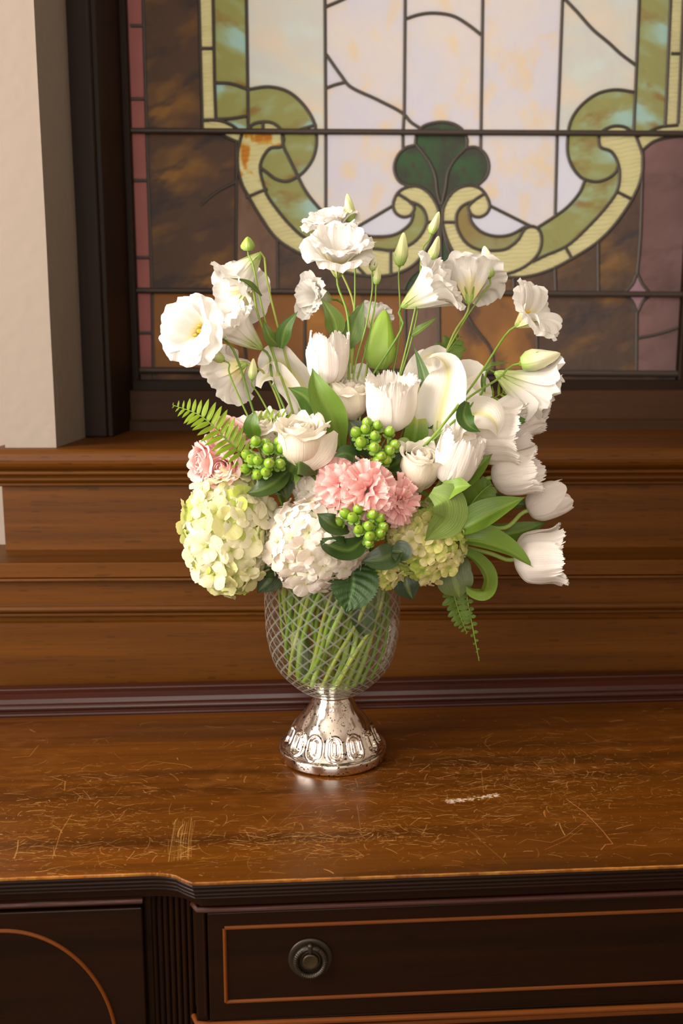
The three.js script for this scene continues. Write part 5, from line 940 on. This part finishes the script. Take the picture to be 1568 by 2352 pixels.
// lisianthus, tall over the rest
lisianthus({ label: 'white lisianthus on the far left, open toward the viewer with a yellow centre', at: [-.1851,1.5842,.045], axis: [-0.42, 0.05, 0.9], size: 0.045, a: -0.9, via: [[-.1425,1.5639,.03], [-.1121,1.4708,.03]], inner: 2, phase: 0.5, stemAxis: [-0.7, 0.3, 0.4], bow: 0.02, buds: [{ at: [-.1651,1.5526,.05], axis: [-0.85, 0.5, 0.1], size: 0.034, stalk: [[-.1447,1.5313,.045], [-.1168,1.4589,.035]] }] });
lisianthus({ label: 'white lisianthus just right of the far left one, opening upward', at: [-.1278,1.5826,.015], axis: [-0.74, 0.62, 0.25], size: 0.036, cup: true, a: -0.7, via: [[-.0866,1.5187,.015], [-.0626,1.4516,.02]] });
lisianthus({ label: 'nodding white lisianthus in the tallest left cluster, seen from behind', at: [-.1282,1.6388,-.01], axis: [-0.35, -0.15, -0.9], size: 0.041, a: -0.6, via: [[-.1063,1.6116,.02], [-.0775,1.5308,.01], [-.0536,1.4508,.01]], inner: 2, stemAxis: [-0.5, -0.6, -0.3], bow: 0.02, leaves: [[[[-.0988,1.6316,.03],[-.1166,1.6486,.035],[-.1419,1.6559,.03]], 0.013, [0, 0.8, 0.5]], [[[-.0767,1.564,.02],[-.0893,1.5787,.03],[-.0975,1.5994,.03]], 0.019, [0, 0.1, 1]], [[[-.0737,1.561,.02],[-.067,1.5876,.03],[-.0494,1.6112,.03]], 0.021, [0.1, 0.2, 1], { color: la(76, 118, 58) }]], buds: [{ kind: 'green', at: [-.1179,1.7026,.015], axis: [0.0, 1, 0.1], size: 0.019, stalk: [[-.1125,1.6789,.02], [-.1002,1.6204,.02], [-.0774,1.5248,.015]], sepal: 0.5 }] });
lisianthus({ label: 'white lisianthus trumpet drooping at the top of the left cluster', at: [-.1263,1.6655,0], axis: [-0.66, -0.72, 0.1], size: 0.036, cup: true, a: -0.5, via: [[-.093,1.6564,.01], [-.0769,1.5851,.01], [-.0475,1.4626,0]], stemAxis: [-0.6, 0.6, 0], bow: 0.012, inner: 2 });
lisianthus({ label: 'white lisianthus low in the left cluster with its green calyx showing', at: [-.1398,1.5306,0], axis: [-0.62, -0.35, -0.55], size: 0.042, a: -0.8, via: [[-.1021,1.5308,.01], [-.0721,1.4633,.01]], stemAxis: [-0.5, 0.4, 0], inner: 2, buds: [{ at: [-.1129,1.5323,.03], axis: [0.1, 0.95, 0.2], size: 0.03, stalk: [[-.108,1.5007,.02], [-.0781,1.4455,.02]] }] });
lisianthus({ label: 'large double white lisianthus at the top, over the tall straight stem', at: [.0062,1.679,.045], axis: [0.05, 0.78, 0.6], size: 0.046, double: true, a: 0, via: [[.0185,1.6083,.03], [.0204,1.5009,.03]], stemAxis: [-0.1, 1, 0], leaves: [[[[.0054,1.576,.02],[-.0008,1.6024,.03],[-.0169,1.6288,.03]], 0.028, [-0.1, 0.1, 1]], [[[.0208,1.5611,.015],[.0297,1.5939,.02],[.0423,1.6265,.02]], 0.03, [0.1, 0.1, 1], { color: la(104, 140, 90) }]] });
lisianthus({ label: 'double white lisianthus behind the topmost one, with a bud above', at: [-.0006,1.7182,-.015], axis: [-0.15, 0.9, 0.3], size: 0.042, double: true, a: 0.4, via: [[.0289,1.6222,-.01], [.0263,1.4998,0]], stemAxis: [-0.15, 1, 0], buds: [{ at: [.0219,1.7541,-.01], axis: [-0.12, 1, 0], size: 0.038, stalk: [[.0287,1.7177,-.01], [.0307,1.6583,-.01], [.0287,1.5612,0]] }] });
lisianthus({ label: 'white lisianthus behind the tall straight stem, facing left', at: [-.0231,1.6339,-.035], axis: [-0.6, 0.05, 0.55], size: 0.03, double: true, cup: true, a: 0.2, via: [[.0221,1.6109,-.03], [.0279,1.4994,-.01]], inner: 2 });
lisianthus({ label: 'white lisianthus in side view, just left of the bell under the rightmost slender bud', at: [.1312,1.6389,.03], axis: [0.78, 0.45, 0.3], size: 0.044, cup: true, inner: 4, a: 0.5, via: [[.0957,1.5936,.03], [.0448,1.507,.03], [.0266,1.4522,.03]], stemAxis: [0.35, 1, 0], bow: 0.02, buds: [{ at: [.1393,1.7304,.02], axis: [0.35, 1, 0], size: 0.031, stalk: [[.1219,1.6963,.025], [.1174,1.6436,.03], [.0963,1.543,.03], [.0697,1.446,.03]] }, { at: [.1411,1.6974,.005], axis: [0.3, 1, 0], size: 0.036, stalk: [[.1255,1.6509,.01], [.11,1.5732,.01], [.0703,1.4514,.02]] }] });
lisianthus({ label: 'white bell of lisianthus seen from behind, below the rightmost slender bud', at: [.1919,1.6446,0], axis: [0.1, 0.72, -0.55], size: 0.047, a: 0.7, via: [[.1728,1.5855,0], [.1459,1.5244,0], [.0836,1.4319,.01]], stemAxis: [0.2, 1, 0], inner: 3, buds: [{ kind: 'cream', at: [.2156,1.6804,0], axis: [-0.2, 1, 0], size: 0.044, stalk: [[.2213,1.6489,0], [.1939,1.6128,0], [.1639,1.5612,0], [.1084,1.4568,.01]] }], leaves: [[[[.1062,1.5776,.03],[.1189,1.5874,.04],[.1432,1.6033,.04]], 0.014, [-0.2, 0.6, 0.7]]] });
lisianthus({ label: 'small white lisianthus far back, half hidden behind the green lily bud', at: [.0591,1.6009,-.06], axis: [0.1, 0.6, -0.5], size: 0.028, a: 2.8, inner: 2, spread: 0.4, buds: [{ at: [.0971,1.6994,-.02], axis: [0.12, 1, 0], size: 0.046, stalk: [[.0932,1.6592,-.02], [.0958,1.586,-.02], [.0722,1.4617,-.01]] }, { kind: 'cream', at: [.0542,1.6766,.03], axis: [0.1, 1, 0.2], size: 0.022, sepal: 0.7, stalk: [[.0532,1.6435,.03], [.0444,1.5906,.03], [.0295,1.537,.03], [.0205,1.4461,.03]] }, { at: [.0615,1.6623,0], axis: [0.1, 1, 0], size: 0.026, stalk: [[.0586,1.6271,.01], [.0485,1.5732,.01], [.0281,1.5005,.02]] }] });
lisianthus({ label: 'white lisianthus trumpet at the upper right, open to the right', at: [.271,1.6044,.03], axis: [0.6, 0.5, 0.6], size: 0.042, a: 1.0, via: [[.1954,1.5197,.06], [.1374,1.4564,.125], [.1211,1.4251,.08], [.1004,1.3729,.04]], inner: 2, buds: [], leaves: [[[[.2093,1.5298,.03],[.2204,1.5383,.035],[.2469,1.5418,.03]], 0.011, [0, 0.8, 0.5]], [[[.2073,1.5263,.035],[.2082,1.5072,.04],[.2108,1.4999,.04]], 0.008, [0.3, 0, 1]]] });
lisianthus({ label: 'frilled white lisianthus on the right, under the half open bud', at: [.2789,1.5042,.01], axis: [0.86, -0.4, 0.05], size: 0.047, double: true, cup: true, back: 1.1, a: 1.2, via: [[.2027,1.4988,.055], [.1644,1.4686,.095], [.1275,1.4331,.09], [.1132,1.4122,.06], [.1014,1.3653,.03]], bow: 0.02, buds: [{ kind: 'big', at: [.2883,1.5466,.03], axis: [0.96, 0.24, 0.1], size: 0.056, sepal: 0.55, r: 0.0016, stalk: [[.2321,1.5222,.04], [.1725,1.4909,.1], [.1249,1.4398,.112], [.1144,1.4187,.065], [.1003,1.3791,.04]] }], leaves: [[[[.1744,1.4913,.11],[.169,1.4734,.125],[.1754,1.4607,.13],[.1902,1.4526,.128]], 0.026, [0.3, 0, 1], { color: la(62, 104, 38) }]] });

// ferns
fern({ label: 'bright green fern frond reaching out to the left', pts: [[-.1136,1.4054,.09],[-.1431,1.4414,.11],[-.176,1.4733,.115],[-.2128,1.4872,.11]], n: 17, len: 0.03, a: -1.1, face: [0.1, 0.5, 0.85], fat: 1.15, sweep: 0.25, lift: 0.1 });
fern({ label: 'fern frond behind the left berries', pts: [[-.1389,1.4403,.03],[-.1081,1.4494,.03],[-.0712,1.4558,.035],[-.0408,1.4493,.03]], n: 14, len: 0.028, a: -0.9, face: [0, 0.6, 0.8] });
fern({ label: 'drooping fern frond below the green hydrangea', pts: [[.1735,1.2546,.02],[.1729,1.2179,.03],[.1832,1.1786,.03],[.1948,1.1488,.03]], n: 13, len: 0.022, a: 1.5, face: [0, 0.2, 1], wide: true, sweep: 0.3 });
fern({ label: 'thinnest hanging fern tip, lowest at the right', pts: [[.1893,1.261,.02],[.1935,1.2047,.03],[.2029,1.1586,.03],[.2138,1.1066,.03]], n: 12, len: 0.009, a: 1.45, face: [0, 0.2, 1], wide: true, sweep: 0.2, fat: 1.5 });
fern({ label: 'leafy fern sprig behind the right lily', pts: [[.1255,1.4981,-.04],[.152,1.5298,-.05],[.174,1.5616,-.05],[.1872,1.5793,-.05]], n: 7, len: 0.026, a: 2.2, wide: true, fat: 1.3, face: [0.1, 0.3, 1] });
fern({ label: 'dark leafy sprig between the right tulips', pts: [[.1742,1.3181,.05],[.1888,1.3462,.07],[.2036,1.3645,.07],[.2172,1.3755,.07]], n: 7, len: 0.03, a: 1.3, wide: true, fat: 1.4, face: [0.1, 0.3, 1] });
fern({ label: 'feathery sprig behind the frilled right lisianthus', pts: [[.2006,1.4609,-.02],[.2193,1.4799,-.02],[.2445,1.4956,-.02],[.2602,1.5019,-.02]], n: 9, len: 0.02, a: 1.8, face: [0.1, 0.3, 1] });


renderer.render(scene, camera);
